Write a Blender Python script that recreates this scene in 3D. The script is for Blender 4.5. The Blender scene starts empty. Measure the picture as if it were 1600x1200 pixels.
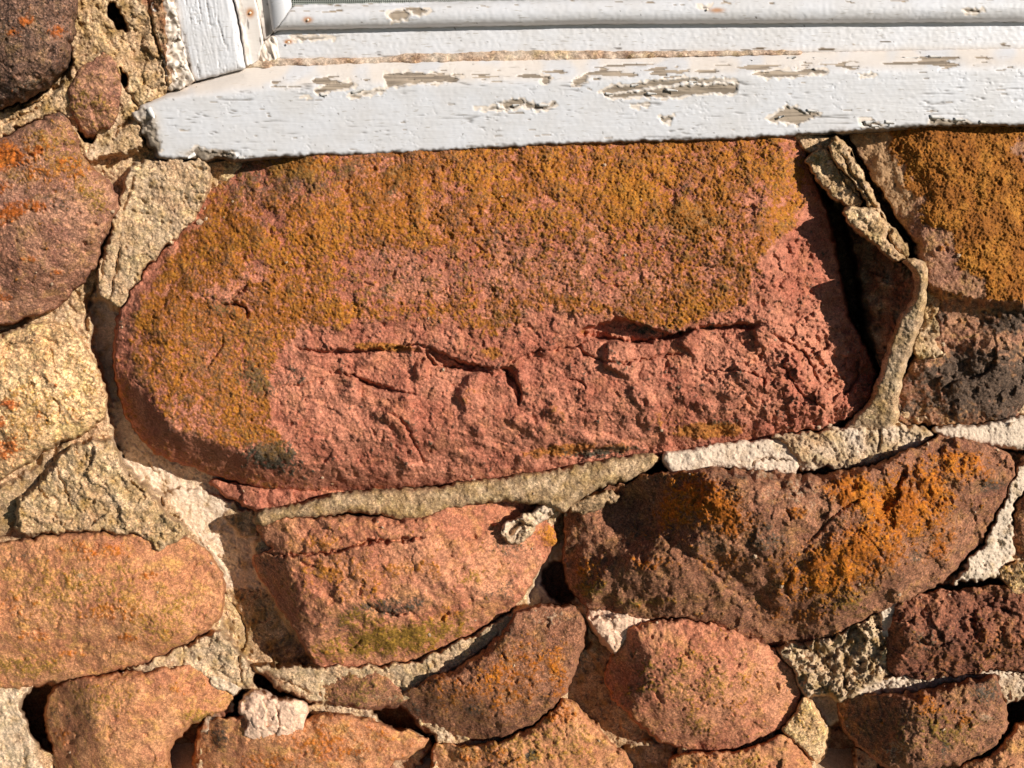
import bpy, math, random
import numpy as np
from mathutils import Vector

# ------------------------------------------------------------------ camera, sky, sun
scene = bpy.context.scene
S = 0.00045            # metres of wall per photo pixel
F = 1250.0             # focal length in photo pixels
PITCH = math.radians(15)
Z0 = 1.10              # height of the middle of the picture above the ground
D = F * S
CAM = np.array([0.0, -D * math.cos(PITCH), Z0 + D * math.sin(PITCH)])
cd = bpy.data.cameras.new("camera")
cd.sensor_width = 36.0
cd.lens = 36.0 * F / 1600.0
cd.clip_start = 0.01
cd.clip_end = 300.0
cam = bpy.data.objects.new("camera", cd)
cam.location = CAM
cam.rotation_euler = (math.radians(90) - PITCH, 0, 0)
scene.collection.objects.link(cam)
scene.camera = cam

SUN = Vector((1.25, -1.0, 0.62)).normalized()
world = bpy.data.worlds.new("World")
scene.world = world
world.use_nodes = True
wn = world.node_tree
bg = wn.nodes["Background"]
sky = wn.nodes.new("ShaderNodeTexSky")
sky.sky_type = 'NISHITA'
sky.sun_disc = False
sky.altitude = 2500
sky.air_density = 0.8
sky.dust_density = 0.3
sky.sun_elevation = math.asin(SUN.z)
sky.sun_rotation = math.atan2(SUN.x, SUN.y)
wn.links.new(sky.outputs[0], bg.inputs[0])
bg.inputs[1].default_value = 0.05
sl = bpy.data.lights.new("sun", 'SUN')
sl.energy = 5.0
sl.angle = math.radians(0.5)
sl.color = (1.0, 0.955, 0.89)
so = bpy.data.objects.new("sun", sl)
so.rotation_euler = SUN.to_track_quat('Z', 'Y').to_euler()
so.location = (2, -2, 3)
scene.collection.objects.link(so)
scene.view_settings.view_transform = 'Standard'
scene.view_settings.look = 'None'
scene.view_settings.exposure = 0.32
scene.view_settings.gamma = 1.0

COL = scene.collection
rng = np.random.RandomState(7)
random.seed(7)

# ------------------------------------------------------------------ wall coordinates
def wpos(px, py, h):
    """point h (photo pixels) in front of the wall plane, on the wall spot (px, py)"""
    a = (np.asarray(px, float) - 800.0) / F
    b = (600.0 - np.asarray(py, float)) / F
    dy = math.cos(PITCH) + b * math.sin(PITCH)
    dz = -math.sin(PITCH) + b * math.cos(PITCH)
    t = (-np.asarray(h, float) * S - CAM[1]) / dy
    return np.stack([CAM[0] + t * a, CAM[1] + t * dy, CAM[2] + t * dz], -1)

# ------------------------------------------------------------------ noise
_T = rng.permutation(4096).astype(np.int32)
_G = rng.uniform(0, 2 * np.pi, 4096)
_GX, _GY = np.cos(_G).astype(np.float32), np.sin(_G).astype(np.float32)
_R1, _R2, _R3 = rng.rand(4096).astype(np.float32), rng.rand(4096).astype(np.float32), rng.rand(4096).astype(np.float32)

def _h(ix, iy, seed):
    return _T[(_T[(ix + seed * 131) & 4095] + iy * 7 + seed * 17) & 4095]

def pn(x, y, seed=0):
    ca, sa = math.cos(seed * 1.37 + .5), math.sin(seed * 1.37 + .5)      # every octave turned, so no grid shows
    x, y = x * ca - y * sa + seed * 3.1, x * sa + y * ca
    x0 = np.floor(x).astype(np.int32); y0 = np.floor(y).astype(np.int32)
    fx = (x - x0).astype(np.float32); fy = (y - y0).astype(np.float32)
    u = fx * fx * fx * (fx * (fx * 6 - 15) + 10); v = fy * fy * fy * (fy * (fy * 6 - 15) + 10)
    def g(dx, dy):
        k = _h(x0 + dx, y0 + dy, seed)
        return _GX[k] * (fx - dx) + _GY[k] * (fy - dy)
    a = g(0, 0); b = g(1, 0); c = g(0, 1); d = g(1, 1)
    a = a + u * (b - a); c = c + u * (d - c)
    return (a + v * (c - a)) * 1.5

def fbm(x, y, s, o=3, seed=0, r=0.5):
    t = 0; a = 1.0
    for i in range(o):
        t = t + a * pn(x / s, y / s, seed + i * 5); s *= 0.5; a *= r
    return t

def worley(x, y, s, seed=0):
    """distance to nearest / second cell point, plus that cell's random facet height"""
    x = x / s; y = y / s
    x0 = np.floor(x).astype(np.int32); y0 = np.floor(y).astype(np.int32)
    f1 = np.full(x.shape, 9.0, np.float32); f2 = f1.copy(); fac = np.zeros(x.shape, np.float32)
    for i in (-1, 0, 1):
        for j in (-1, 0, 1):
            k = _h(x0 + i, y0 + j, seed)
            dx = x - (x0 + i + _R1[k]); dy = y - (y0 + j + _R2[k])
            d = np.sqrt(dx * dx + dy * dy)
            near = d < f1
            f2 = np.where(near, f1, np.minimum(f2, d))
            fac = np.where(near, (_R3[k] - 0.5) + _GX[k] * dx * 0.9 + _GY[k] * dy * 0.9, fac)
            f1 = np.where(near, d, f1)
    return f1, f2, fac

def ss(a, b, x):
    t = np.clip((x - a) / (b - a), 0, 1)
    return t * t * (3 - 2 * t)

# ------------------------------------------------------------------ the shared sampling grid
STEP = 1.6
GX0, GX1, GY0, GY1 = -210.0, 1810.0, -210.0, 1410.0
gx = np.arange(GX0, GX1, STEP); gy = np.arange(GY0, GY1, STEP)
X, Y = np.meshgrid(gx, gy)
X = X.astype(np.float32); Y = Y.astype(np.float32)
N = {}
for key, s, o, sd in (('n160', 160, 2, 1), ('n70', 70, 2, 11), ('n30', 30, 2, 23), ('n14', 14, 2, 37),
                      ('n7', 7, 1, 53), ('n4', 4.2, 1, 61), ('m60', 60, 2, 71), ('m25', 25, 2, 83),
                      ('m10', 10, 2, 97), ('w1', 26, 2, 103), ('w2', 26, 2, 113), ('w3', 8, 1, 127), ('w4', 8, 1, 131)):
    N[key] = fbm(X, Y, s, o, sd)
W60 = worley(X + 9 * N['w1'], Y + 9 * N['w2'], 46, 5)
W18 = worley(X + 5 * N['w3'], Y + 5 * N['w4'], 17, 9)
W6 = worley(X + 2 * N['w3'], Y + 2 * N['w4'], 6.5, 13)
W4 = worley(X + 1.5 * N['w4'], Y + 1.5 * N['w3'], 4.6, 33)
NZ = rng.normal(size=X.shape).astype(np.float32)
N['nz'] = np.clip(NZ, -2, 2)
N['clump'] = .55 * N['n14'] + .5 * N['m10'] + .4 * N['n7'] + .25 * N['n4']

def smooth_poly(pts, n=5, closed=True):
    P = np.array(pts, float); M = len(P); out = []
    rngi = range(M) if closed else range(M - 1)
    for i in rngi:
        if closed:
            a, b, c, d = P[(i - 1) % M], P[i], P[(i + 1) % M], P[(i + 2) % M]
        else:
            a, b, c, d = P[max(i - 1, 0)], P[i], P[i + 1], P[min(i + 2, M - 1)]
        for k in range(n):
            t = k / n
            out.append(_cr(a, b, c, d, t))
    if not closed: out.append(P[-1])
    return np.array(out)

def _cr(a, b, c, d, t):
    m1 = (c - a) * 0.4; m2 = (d - b) * 0.4
    t2 = t * t; t3 = t2 * t
    return (2 * t3 - 3 * t2 + 1) * b + (t3 - 2 * t2 + t) * m1 + (-2 * t3 + 3 * t2) * c + (t3 - t2) * m2

class Win:
    """a rectangular window of the grid"""
    def __init__(s, x0, y0, x1, y1):
        s.i0 = max(0, int((x0 - GX0) / STEP)); s.i1 = min(len(gx), int((x1 - GX0) / STEP) + 1)
        s.j0 = max(0, int((y0 - GY0) / STEP)); s.j1 = min(len(gy), int((y1 - GY0) / STEP) + 1)
        s.sl = (slice(s.j0, s.j1), slice(s.i0, s.i1))
        s.X = X[s.sl]; s.Y = Y[s.sl]
    def n(s, k): return N[k][s.sl]

def win_of(pts, m):
    P = np.array(pts); return Win(P[:, 0].min() - m, P[:, 1].min() - m, P[:, 0].max() + m, P[:, 1].max() + m)

def sdf(w, pts, warp=3.0, smooth=True, fine=1.2):
    """signed distance (inside positive), sampled with a noise warp so the outline is ragged"""
    P = smooth_poly(pts) if smooth else np.array(pts, float)
    cs = 4.0
    cx = np.arange(w.X[0, 0] - 12, w.X[0, -1] + 16, cs); cy = np.arange(w.Y[0, 0] - 12, w.Y[-1, 0] + 16, cs)
    CX, CY = np.meshgrid(cx, cy)
    d2 = np.full(CX.shape, 1e12); ins = np.zeros(CX.shape, bool)
    for i in range(len(P)):
        ax, ay = P[i]; bx, by = P[(i + 1) % len(P)]
        ex, ey = bx - ax, by - ay; L = ex * ex + ey * ey
        if L < 1e-9: continue
        t = np.clip(((CX - ax) * ex + (CY - ay) * ey) / L, 0, 1)
        qx = CX - ax - t * ex; qy = CY - ay - t * ey
        d2 = np.minimum(d2, qx * qx + qy * qy)
        if ay != by:
            c = (ay > CY) != (by > CY)
            ins ^= c & (CX < (bx - ax) * (CY - ay) / (by - ay) + ax)
    Dm = np.sqrt(d2) * np.where(ins, 1, -1)
    wx = w.X + warp * w.n('w1') + fine * w.n('w3'); wy = w.Y + warp * w.n('w2') + fine * w.n('w4')
    u = np.clip((wx - cx[0]) / cs, 0, len(cx) - 1.001); v = np.clip((wy - cy[0]) / cs, 0, len(cy) - 1.001)
    iu = u.astype(int); iv = v.astype(int); fu = u - iu; fv = v - iv
    a = Dm[iv, iu] * (1 - fu) + Dm[iv, iu + 1] * fu
    b = Dm[iv + 1, iu] * (1 - fu) + Dm[iv + 1, iu + 1] * fu
    return a * (1 - fv) + b * fv

def line_dist(x, y, pts):
    P = smooth_poly(pts, 4, False)
    d = np.full(x.shape, 1e9); sg = np.ones(x.shape); tt = np.zeros(x.shape)
    seg = np.hypot(*(P[1:] - P[:-1]).T); cum = np.concatenate([[0], np.cumsum(seg)]); tot = cum[-1]
    for i in range(len(P) - 1):
        ax, ay = P[i]; ex, ey = P[i + 1] - P[i]; L = ex * ex + ey * ey
        t = np.clip(((x - ax) * ex + (y - ay) * ey) / L, 0, 1)
        qx = x - ax - t * ex; qy = y - ay - t * ey; dd = np.hypot(qx, qy)
        m = dd < d
        d = np.where(m, dd, d); sg = np.where(m, np.sign(ex * (y - ay) - ey * (x - ax)), sg)
        tt = np.where(m, (cum[i] + t * seg[i]) / tot, tt)
    return d, sg, tt

def crack(w, h, pts, wd=2.2, depth=7, step=0.0, decay=25, jag=3.0, ref=None):
    """cut a crack (and raise the side on its right hand, i.e. below when drawn left to right, by step)"""
    P = np.array(pts); m = max(wd * 4, decay * 3 if step else 0) + 12
    i0 = int(np.clip((P[:, 0].min() - m - w.X[0, 0]) / STEP, 0, w.X.shape[1])); i1 = int(np.clip((P[:, 0].max() + m - w.X[0, 0]) / STEP, 0, w.X.shape[1]))
    j0 = int(np.clip((P[:, 1].min() - m - w.Y[0, 0]) / STEP, 0, w.X.shape[0])); j1 = int(np.clip((P[:, 1].max() + m - w.Y[0, 0]) / STEP, 0, w.X.shape[0]))
    if i1 <= i0 or j1 <= j0: return
    s_ = (slice(j0, j1), slice(i0, i1))
    x = w.X[s_] + jag * w.n('n14')[s_] + 0.6 * jag * w.n('n30')[s_]; y = w.Y[s_] + jag * w.n('m10')[s_] + jag * 0.5 * w.n('m25')[s_]
    d, sg, t = line_dist(x, y, pts)
    tap = np.clip(np.minimum(t, 1 - t) * 7, 0.0, 1) ** 0.6
    wv = wd * (0.25 + 0.75 * tap) * (0.75 + 0.7 * np.clip(w.n('n30')[s_] + 0.4, 0, 1.4))
    h[s_] -= 1.35 * depth * tap * np.exp(-(d / (wv * .72)) ** 2)
    if step:
        h[s_] += step * np.where(sg > 0, 1, 0) * np.exp(-(d / decay)) * tap
    
def bump(w, h, x, y, rx, ry, dh, ang=0, p=2):
    c, s_ = math.cos(math.radians(ang)), math.sin(math.radians(ang))
    dx = w.X - x; dy = w.Y - y
    u = (dx * c + dy * s_) / rx; v = (-dx * s_ + dy * c) / ry
    h += dh * np.exp(-((u * u + v * v) ** (p / 2)))

def carve(w, h, poly, depth, edge=2.0, grad=(0, 0), warp=3):
    ww = win_of(poly, 14)
    i0, i1, j0, j1 = max(ww.i0, w.i0), min(ww.i1, w.i1), max(ww.j0, w.j0), min(ww.j1, w.j1)
    sub = Win(0, 0, 1, 1); sub.i0, sub.i1, sub.j0, sub.j1 = i0, i1, j0, j1; sub.sl = (slice(j0, j1), slice(i0, i1)); sub.X = X[sub.sl]; sub.Y = Y[sub.sl]
    sd = sdf(sub, poly, warp, fine=1.6)
    cx, cy = np.mean([p[0] for p in poly]), np.mean([p[1] for p in poly])
    h[j0 - w.j0:j1 - w.j0, i0 - w.i0:i1 - w.i0] -= ss(-edge, edge, sd) * np.maximum(0, depth + grad[0] * (sub.X - cx) + grad[1] * (sub.Y - cy))

def blob(w, items):
    m = np.zeros(w.X.shape)
    for it in items:
        x, y, rx, ry, k = it[:5]; ang = it[5] if len(it) > 5 else 0
        c, s_ = math.cos(math.radians(ang)), math.sin(math.radians(ang))
        dx = w.X - x; dy = w.Y - y
        u = (dx * c + dy * s_) / rx; v = (-dx * s_ + dy * c) / ry
        m = np.maximum(m, k * np.exp(-(u * u + v * v) ** 1.5))
    return m

# ------------------------------------------------------------------ grid -> mesh
def grid_obj(name, w, h, valid, masks, mat, parent=None, back=None, skip=None):
    """masks: (h,w,4) stored as colour attribute 'mk'"""
    v = valid
    q = v[:-1, :-1] & v[1:, :-1] & v[:-1, 1:] & v[1:, 1:]
    used = np.zeros(v.shape, bool)
    used[:-1, :-1] |= q; used[1:, :-1] |= q; used[:-1, 1:] |= q; used[1:, 1:] |= q
    idx = -np.ones(v.shape, np.int64); idx[used] = np.arange(used.sum())
    P = wpos(w.X[used], w.Y[used], h[used])
    A = idx[:-1, :-1][q]; B = idx[:-1, 1:][q]; C = idx[1:, 1:][q]; Dd = idx[1:, :-1][q]
    quads = np.stack([A, Dd, C, B], 1)
    # split each quad into triangles along the flatter diagonal is not needed: smooth shading is fine
    mk = masks[used]
    tris = np.zeros((0, 3), np.int64)
    if back is not None:
        # close the body behind with a fan to a point inside the wall
        E = np.concatenate([quads[:, [0, 1]], quads[:, [1, 2]], quads[:, [2, 3]], quads[:, [3, 0]]])
        key = np.minimum(E[:, 0], E[:, 1]) * (len(P) + 1) + np.maximum(E[:, 0], E[:, 1])
        u, ix, ct = np.unique(key, return_index=True, return_counts=True)
        be = E[ix[ct == 1]]
        cx, cy = w.X[used].mean(), w.Y[used].mean()
        c = wpos(cx, cy, back)
        P = np.concatenate([P, c[None]]); mk = np.concatenate([mk, mk[:1]])
        tris = np.stack([be[:, 1], be[:, 0], np.full(len(be), len(P) - 1)], 1)
    cen = wpos(w.X[used].mean(), w.Y[used].mean(), 0.0)
    base = np.zeros(3) if parent is None and False else cen
    pl = np.array(parent.location) if parent is not None else np.zeros(3)
    me = bpy.data.meshes.new(name)
    me.vertices.add(len(P)); me.vertices.foreach_set("co", (P - base).astype(np.float32).ravel())
    nq, nt = len(quads), len(tris)
    me.loops.add(nq * 4 + nt * 3)
    me.loops.foreach_set("vertex_index", np.concatenate([quads.ravel(), tris.ravel()]).astype(np.int32))
    me.polygons.add(nq + nt)
    ls = np.concatenate([np.arange(nq) * 4, nq * 4 + np.arange(nt) * 3]).astype(np.int32)
    me.polygons.foreach_set("loop_start", ls)
    me.update(calc_edges=True)
    me.shade_smooth()
    at = me.color_attributes.new("mk", 'FLOAT_COLOR', 'POINT')
    at.data.foreach_set("color", mk.astype(np.float32).ravel())
    me.materials.append(mat)
    o = bpy.data.objects.new(name, me); COL.objects.link(o)
    if parent is not None: o.parent = parent
    o.location = base - pl
    return o

def mesh_obj(name, verts, faces, mat, parent=None, smooth=False):
    V = np.array(verts, float); base = V.mean(0)
    me = bpy.data.meshes.new(name)
    me.from_pydata([tuple(p) for p in (V - base)], [], faces); me.update()
    if smooth: me.shade_smooth()
    me.materials.append(mat)
    o = bpy.data.objects.new(name, me); COL.objects.link(o)
    pl = np.array(parent.location) if parent is not None else np.zeros(3)
    if parent is not None: o.parent = parent
    o.location = base - pl
    return o

def tag(o, label, cat, group=None):
    o['label'] = label; o['category'] = cat
    if group: o['group'] = group

# ------------------------------------------------------------------ materials
def lin(c):
    return tuple((v / 255.0 / 12.92) if v / 255.0 < 0.04045 else (((v / 255.0) + 0.055) / 1.055) ** 2.4 for v in c) + (1.0,)

def rock_mat(name, a, b, dark, orange=(150, 84, 16), yellow=(150, 122, 30), grey=(62, 54, 44),
             pale=(190, 160, 130), rough=0.9, grain=0.5, bump_s=0.6, scale=1.0, spec=0.25, sand=1.0, stain=.75):
    """a/b: the two rock tones, dark: mineral dark speckle; masks R orange lichen, G grey crust, B yellow lichen, A pale"""
    m = bpy.data.materials.new(name); m.use_nodes = True
    nt = m.node_tree; N_ = nt.nodes; L = nt.links
    bs = N_["Principled BSDF"]; bs.inputs["Roughness"].default_value = rough
    bs.inputs["Specular IOR Level"].default_value = spec
    tc = N_.new("ShaderNodeTexCoord")
    def noise(s, det=3, ro=0.55, dist=0.0):
        n = N_.new("ShaderNodeTexNoise"); n.inputs["Scale"].default_value = s * scale
        n.inputs["Detail"].default_value = det; n.inputs["Roughness"].default_value = ro
        n.inputs["Distortion"].default_value = dist
        L.new(tc.outputs["Object"], n.inputs["Vector"]); return n.outputs["Fac"]
    def ramp(f, lo, hi):
        r = N_.new("ShaderNodeMapRange"); r.interpolation_type = 'SMOOTHSTEP'
        r.inputs["From Min"].default_value = lo; r.inputs["From Max"].default_value = hi
        L.new(f, r.inputs["Value"]); return r.outputs[0]
    def mix(f, c1, c2, mode='MIX'):
        x = N_.new("ShaderNodeMix"); x.data_type = 'RGBA'; x.blend_type = mode
        if isinstance(f, float): x.inputs[0].default_value = f
        else: L.new(f, x.inputs[0])
        for i, c in ((6, c1), (7, c2)):
            if isinstance(c, tuple): x.inputs[i].default_value = c
            else: L.new(c, x.inputs[i])
        return x.outputs[2]
    def mul(f, g):
        x = N_.new("ShaderNodeMath"); x.operation = 'MULTIPLY'
        L.new(f, x.inputs[0])
        if isinstance(g, float): x.inputs[1].default_value = g
        else: L.new(g, x.inputs[1])
        return x.outputs[0]
    big = noise(28, 4, 0.6, 0.4); mid = noise(150, 4, 0.6); fine = noise(620, 3, 0.65); sp = noise(1050, 2, 0.6)
    c = mix(ramp(big, 0.38, 0.62), lin(a), lin(b))
    dk = tuple(x for x in lin(dark))
    # broad mineral staining: ochre and purplish clouds
    oc3 = tuple((x * y) for x, y in zip(lin(b), (1.02, 1.12, .72, 1)))
    pu3 = tuple((x * y) for x, y in zip(lin(a), (.74, .66, .82, 1)))
    c = mix(mul(ramp(noise(75, 5, .65, .6), .48, .66), stain), c, oc3)
    nb = N_.new("ShaderNodeMapping"); nb.inputs["Location"].default_value = (3.1, 7.7, 1.3); L.new(tc.outputs["Object"], nb.inputs[0])
    n3 = N_.new("ShaderNodeTexNoise"); n3.inputs["Scale"].default_value = 55; n3.inputs["Detail"].default_value = 6; n3.inputs["Roughness"].default_value = .68; L.new(nb.outputs[0], n3.inputs["Vector"])
    c = mix(mul(ramp(n3.outputs["Fac"], .5, .66), stain * .8), c, pu3)
    c = mix(mul(ramp(mid, 0.5, 0.66), 0.5), c, dk)
    c = mix(mul(ramp(fine, 0.5, 0.62), grain), c, dk)
    lite = tuple(min(1.0, x * 1.6 + 0.03) for x in lin(b)[:3]) + (1.0,)
    c = mix(mul(ramp(sp, 0.54, 0.66), grain * 0.8), c, lite)
    at = N_.new("ShaderNodeAttribute"); at.attribute_name = "mk"
    sep = N_.new("ShaderNodeSeparateColor"); L.new(at.outputs["Color"], sep.inputs[0])
    # pale crust
    pc = mix(ramp(fine, 0.4, 0.62), lin(pale), tuple(x * 0.86 for x in lin(pale)[:3]) + (1.0,))
    c = mix(at.outputs["Alpha"], c, pc)
    gc = mix(ramp(fine, 0.42, 0.6), lin(grey), tuple(min(1, x * 2.1) for x in lin(grey)[:3]) + (1.0,))
    gc = mix(ramp(sp, 0.6, 0.68), gc, tuple(min(1, x * 3.4) for x in lin(grey)[:3]) + (1.0,))
    c = mix(sep.outputs[1], c, gc)
    yc = mix(ramp(fine, 0.4, 0.62), lin(yellow), tuple(x * 0.55 for x in lin(yellow)[:3]) + (1.0,))
    c = mix(sep.outputs[2], c, yc)
    o = lin(orange)
    oc = mix(ramp(mid, 0.35, 0.65), o, (o[0] * 1.15, o[1] * 1.35, o[2] * 1.6, 1.0))
    oc = mix(ramp(big, 0.42, 0.6), oc, (o[0] * 0.8, o[1] * 0.78, o[2] * 0.9, 1.0))
    oc = mix(mul(ramp(fine, 0.5, 0.66), 0.7), oc, (o[0] * 0.42, o[1] * 0.36, o[2] * 0.6, 1.0))
    c = mix(sep.outputs[0], c, oc)
    # sand grains: every grain its own tone
    vo = N_.new("ShaderNodeTexVoronoi"); vo.inputs["Scale"].default_value = 1150 * scale; L.new(tc.outputs["Object"], vo.inputs["Vector"])
    vs = N_.new("ShaderNodeSeparateColor"); L.new(vo.outputs["Color"], vs.inputs[0])
    v2 = N_.new("ShaderNodeTexVoronoi"); v2.inputs["Scale"].default_value = 520; L.new(tc.outputs["Object"], v2.inputs["Vector"])
    vs2 = N_.new("ShaderNodeSeparateColor"); L.new(v2.outputs["Color"], vs2.inputs[0])
    g1 = N_.new("ShaderNodeMapRange"); L.new(vs.outputs[0], g1.inputs["Value"]); g1.inputs["To Min"].default_value = 1 - .42 * sand; g1.inputs["To Max"].default_value = 1 + .38 * sand
    g2 = N_.new("ShaderNodeMapRange"); L.new(vs2.outputs[1], g2.inputs["Value"]); g2.inputs["To Min"].default_value = 1 - .3 * sand; g2.inputs["To Max"].default_value = 1 + .26 * sand
    hs = N_.new("ShaderNodeHueSaturation"); L.new(mul(g1.outputs[0], g2.outputs[0]), hs.inputs["Value"]); L.new(c, hs.inputs["Color"])
    sf = N_.new("ShaderNodeMapRange"); L.new(at.outputs["Alpha"], sf.inputs["Value"]); sf.inputs["To Min"].default_value = 1; sf.inputs["To Max"].default_value = .4
    L.new(sf.outputs[0], hs.inputs["Fac"])
    c = hs.outputs[0]
    L.new(c, bs.inputs["Base Color"])
    bp = N_.new("ShaderNodeBump"); bp.inputs["Strength"].default_value = bump_s; bp.inputs["Distance"].default_value = 0.0012
    ad = N_.new("ShaderNodeMath"); ad.operation = 'ADD'; L.new(fine, ad.inputs[0]); L.new(mul(vs.outputs[1], 0.35), ad.inputs[1])
    L.new(ad.outputs[0], bp.inputs["Height"]); L.new(bp.outputs[0], bs.inputs["Normal"])
    return m

def masks4(shape, r=None, g=None, b=None, a=None):
    m = np.zeros(shape + (4,))
    for i, v in enumerate((r, g, b, a)):
        if v is not None: m[..., i] = np.clip(v, 0, 1)
    return m

# ------------------------------------------------------------------ a stone
def scarp(n, k, sharp=0.82):
    """sawtooth of a smooth noise: gentle ramps ending in little cliffs, like flaking sandstone"""
    f = (n * k) % 1.0
    return np.where(f < sharp, f / sharp, (1 - f) / (1 - sharp))

HM = np.full(X.shape, -90.0)
COVER = np.zeros(X.shape, bool)      # wall spots wholly hidden behind stones

def stone(name, label, mat, poly, base=4, H=60, R=60, pw=2.2, side=80, skirt=6, warp=3.0, lf=5, mf=2.0, ff=0.5, gf=0.5,
          flake=0.0, facets=(), bumps=(), cracks=(), orange=(), grey=(), yellow=(), pale=(), lich=2.0, tilt=(0, 0),
          custom=None, group="sandstones bedded in the rubble wall", cat="stone", chunk=0.0, grit=0.42, auto=5, parent=None, cover=True):
    base += 12; H *= 1.25; side += 25; mf *= .6; ff *= .55; gf *= .7; R *= .85; pw *= 1.3
    facets = [(a, b, c_ + 8, d * 1.1, e * 1.1) for (a, b, c_, d, e) in facets]
    w = win_of(poly, skirt + 14)
    sd = sdf(w, poly, warp * 1.4, fine=2.2)
    t = np.clip(sd / R, 0, 1)
    h = base + H * (1 - (1 - t) ** pw) ** (1 / pw)
    cx, cy = np.mean([p[0] for p in poly]), np.mean([p[1] for p in poly])
    h += tilt[0] * (w.X - cx) + tilt[1] * (w.Y - cy)
    if auto:
        rr = random.Random(name); xs = [p[0] for p in poly]; ys = [p[1] for p in poly]
        ax_, ay_ = (max(xs) - min(xs)) / 2, (max(ys) - min(ys)) / 2
        a0 = rr.random() * 6.28
        for i_ in range(auto):
            an = a0 + i_ * 6.28 / auto + rr.uniform(-.4, .4); k_ = rr.uniform(.35, .62); g_ = rr.uniform(.22, .5)
            facets = facets + [(cx + math.cos(an) * ax_ * k_, cy + math.sin(an) * ay_ * k_, base + H * rr.uniform(.78, .92), -math.cos(an) * g_, -math.sin(an) * g_)]
    for (x, y, hv, ggx, ggy) in facets:
        pl = hv + ggx * (w.X - x) + ggy * (w.Y - y) + 2.5 * w.n('n30')
        k = 8.0                                     # smooth minimum keeps worn arrises
        e = np.clip(0.5 + 0.5 * (h - pl) / k, 0, 1)
        h = h * (1 - e) + pl * e - k * e * (1 - e)
    for b in bumps: bump(w, h, *b)
    h += lf * w.n('n160') + lf * 0.8 * w.n('n70') + mf * w.n('n30') + mf * 0.7 * w.n('n14') + ff * w.n('n7') + gf * w.n('n4')
    h += ff * 0.8 * (W6[0][w.sl] - 0.45) * -1.6 + grit * w.n('nz') + 0.7 * W18[2][w.sl] * np.clip(.5 + w.n('n70'), 0, 1.4) + 0.4 * W6[2][w.sl]
    h += 0.9 * fbm(w.X, w.Y, 19, 3, 771, .6) + 3.0 * W60[2][w.sl] * np.clip(.3 + w.n('m60'), 0, 1)
    if chunk: h += chunk * W60[2][w.sl] + chunk * 0.45 * W18[2][w.sl]
    if flake is not None and not isinstance(flake, (int, float)):
        h += flake(w, sd)
    elif flake:
        xr = w.X * 0.94 - w.Y * 0.3; yr = w.X * 0.3 + w.Y * 0.94
        n = fbm(xr, yr * 1.9, 110, 3, 201)
        h += flake * scarp(n, 4.0) + flake * 0.4 * scarp(fbm(xr, yr * 1.5, 36, 2, 211), 2.5)
    # pits
    pit = ss(0.72, 1.0, w.n('m25') * 1.1 + 0.4 * w.n('m10'))
    h -= 4 * pit * ss(5, 25, sd)
    for c in cracks: crack(w, h, *c[:1], **c[1])
    cov = w.n('n30') * 0.45 + w.n('n14') * 0.45 + w.n('n7') * 0.6 + 0.5 * w.n('n4') + 0.3 * w.n('nz') + 0.2 * w.n('n70')
    def cover_of(items, gain=1.0):
        if callable(items): reg = items(w, sd)
        elif len(items): reg = blob(w, items)
        else: return np.zeros(w.X.shape)
        return ss(0.34, 0.8, reg * gain + 0.5 * cov)
    mo = cover_of(orange)
    mg = cover_of(grey); my = cover_of(yellow); mp = cover_of(pale)
    h += lich * mo * (0.45 + 0.55 * np.clip(w.n('m10') + 0.5, 0, 1)) * (1.25 - 1.5 * W4[0][w.sl]) + 0.5 * lich * my
    if custom is not None: h, mo, mg, my, mp = custom(w, sd, h, mo, mg, my, mp)
    h = np.where(sd < 0, h - side * ss(0, skirt, -sd) - 0.6 * (-sd), h)
    valid = sd > -skirt
    mk = masks4(w.X.shape, mo, mg, my, mp)
    o = grid_obj(name, w, h, valid, mk, mat, parent=parent, back=-80)
    HM[w.sl] = np.maximum(HM[w.sl], np.where(sd > 0, h, -90))
    if cover:
        COVER[w.sl] |= sd > 36
    if parent is None:
        tag(o, label, cat, group)
    return o, w, sd, h

# ------------------------------------------------------------------ rock kinds
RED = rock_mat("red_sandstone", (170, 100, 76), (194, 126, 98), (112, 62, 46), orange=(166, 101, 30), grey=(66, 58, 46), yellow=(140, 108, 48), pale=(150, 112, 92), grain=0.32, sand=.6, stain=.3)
DARKROSE = rock_mat("dark_rose_sandstone", (102, 74, 59), (138, 102, 82), (34, 28, 24), orange=(166, 88, 30), grain=0.8)
ROSE = rock_mat("rose_sandstone", (154, 104, 80), (178, 128, 100), (80, 56, 46), orange=(180, 96, 32), yellow=(156, 118, 52), grain=0.5, sand=.9, scale=1.1)
SALMON = rock_mat("salmon_sandstone", (184, 121, 83), (204, 144, 100), (128, 82, 56), orange=(182, 100, 32), yellow=(168, 126, 54), grain=0.34, sand=.7, stain=.85, scale=1.2)
WEDGE = rock_mat("pinkish_sandstone", (178, 110, 80), (200, 136, 100), (110, 70, 50), orange=(182, 112, 36), yellow=(156, 116, 44), grain=0.36, sand=.7, stain=.6, scale=.85)
CREAM = rock_mat("cream_sandstone", (200, 156, 110), (222, 182, 136), (140, 98, 62), orange=(186, 100, 44), yellow=(196, 148, 72), pale=(230, 190, 160), grain=0.5, stain=.5, scale=.8)
BROWN = rock_mat("brown_sandstone", (136, 88, 62), (162, 110, 80), (56, 38, 28), orange=(178, 100, 22), yellow=(136, 106, 44), grain=0.55, sand=.9)
DARKRED = rock_mat("dark_red_sandstone", (126, 76, 54), (154, 98, 70), (54, 34, 26), orange=(150, 86, 40), grain=0.5, stain=.5, scale=.7)
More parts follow.
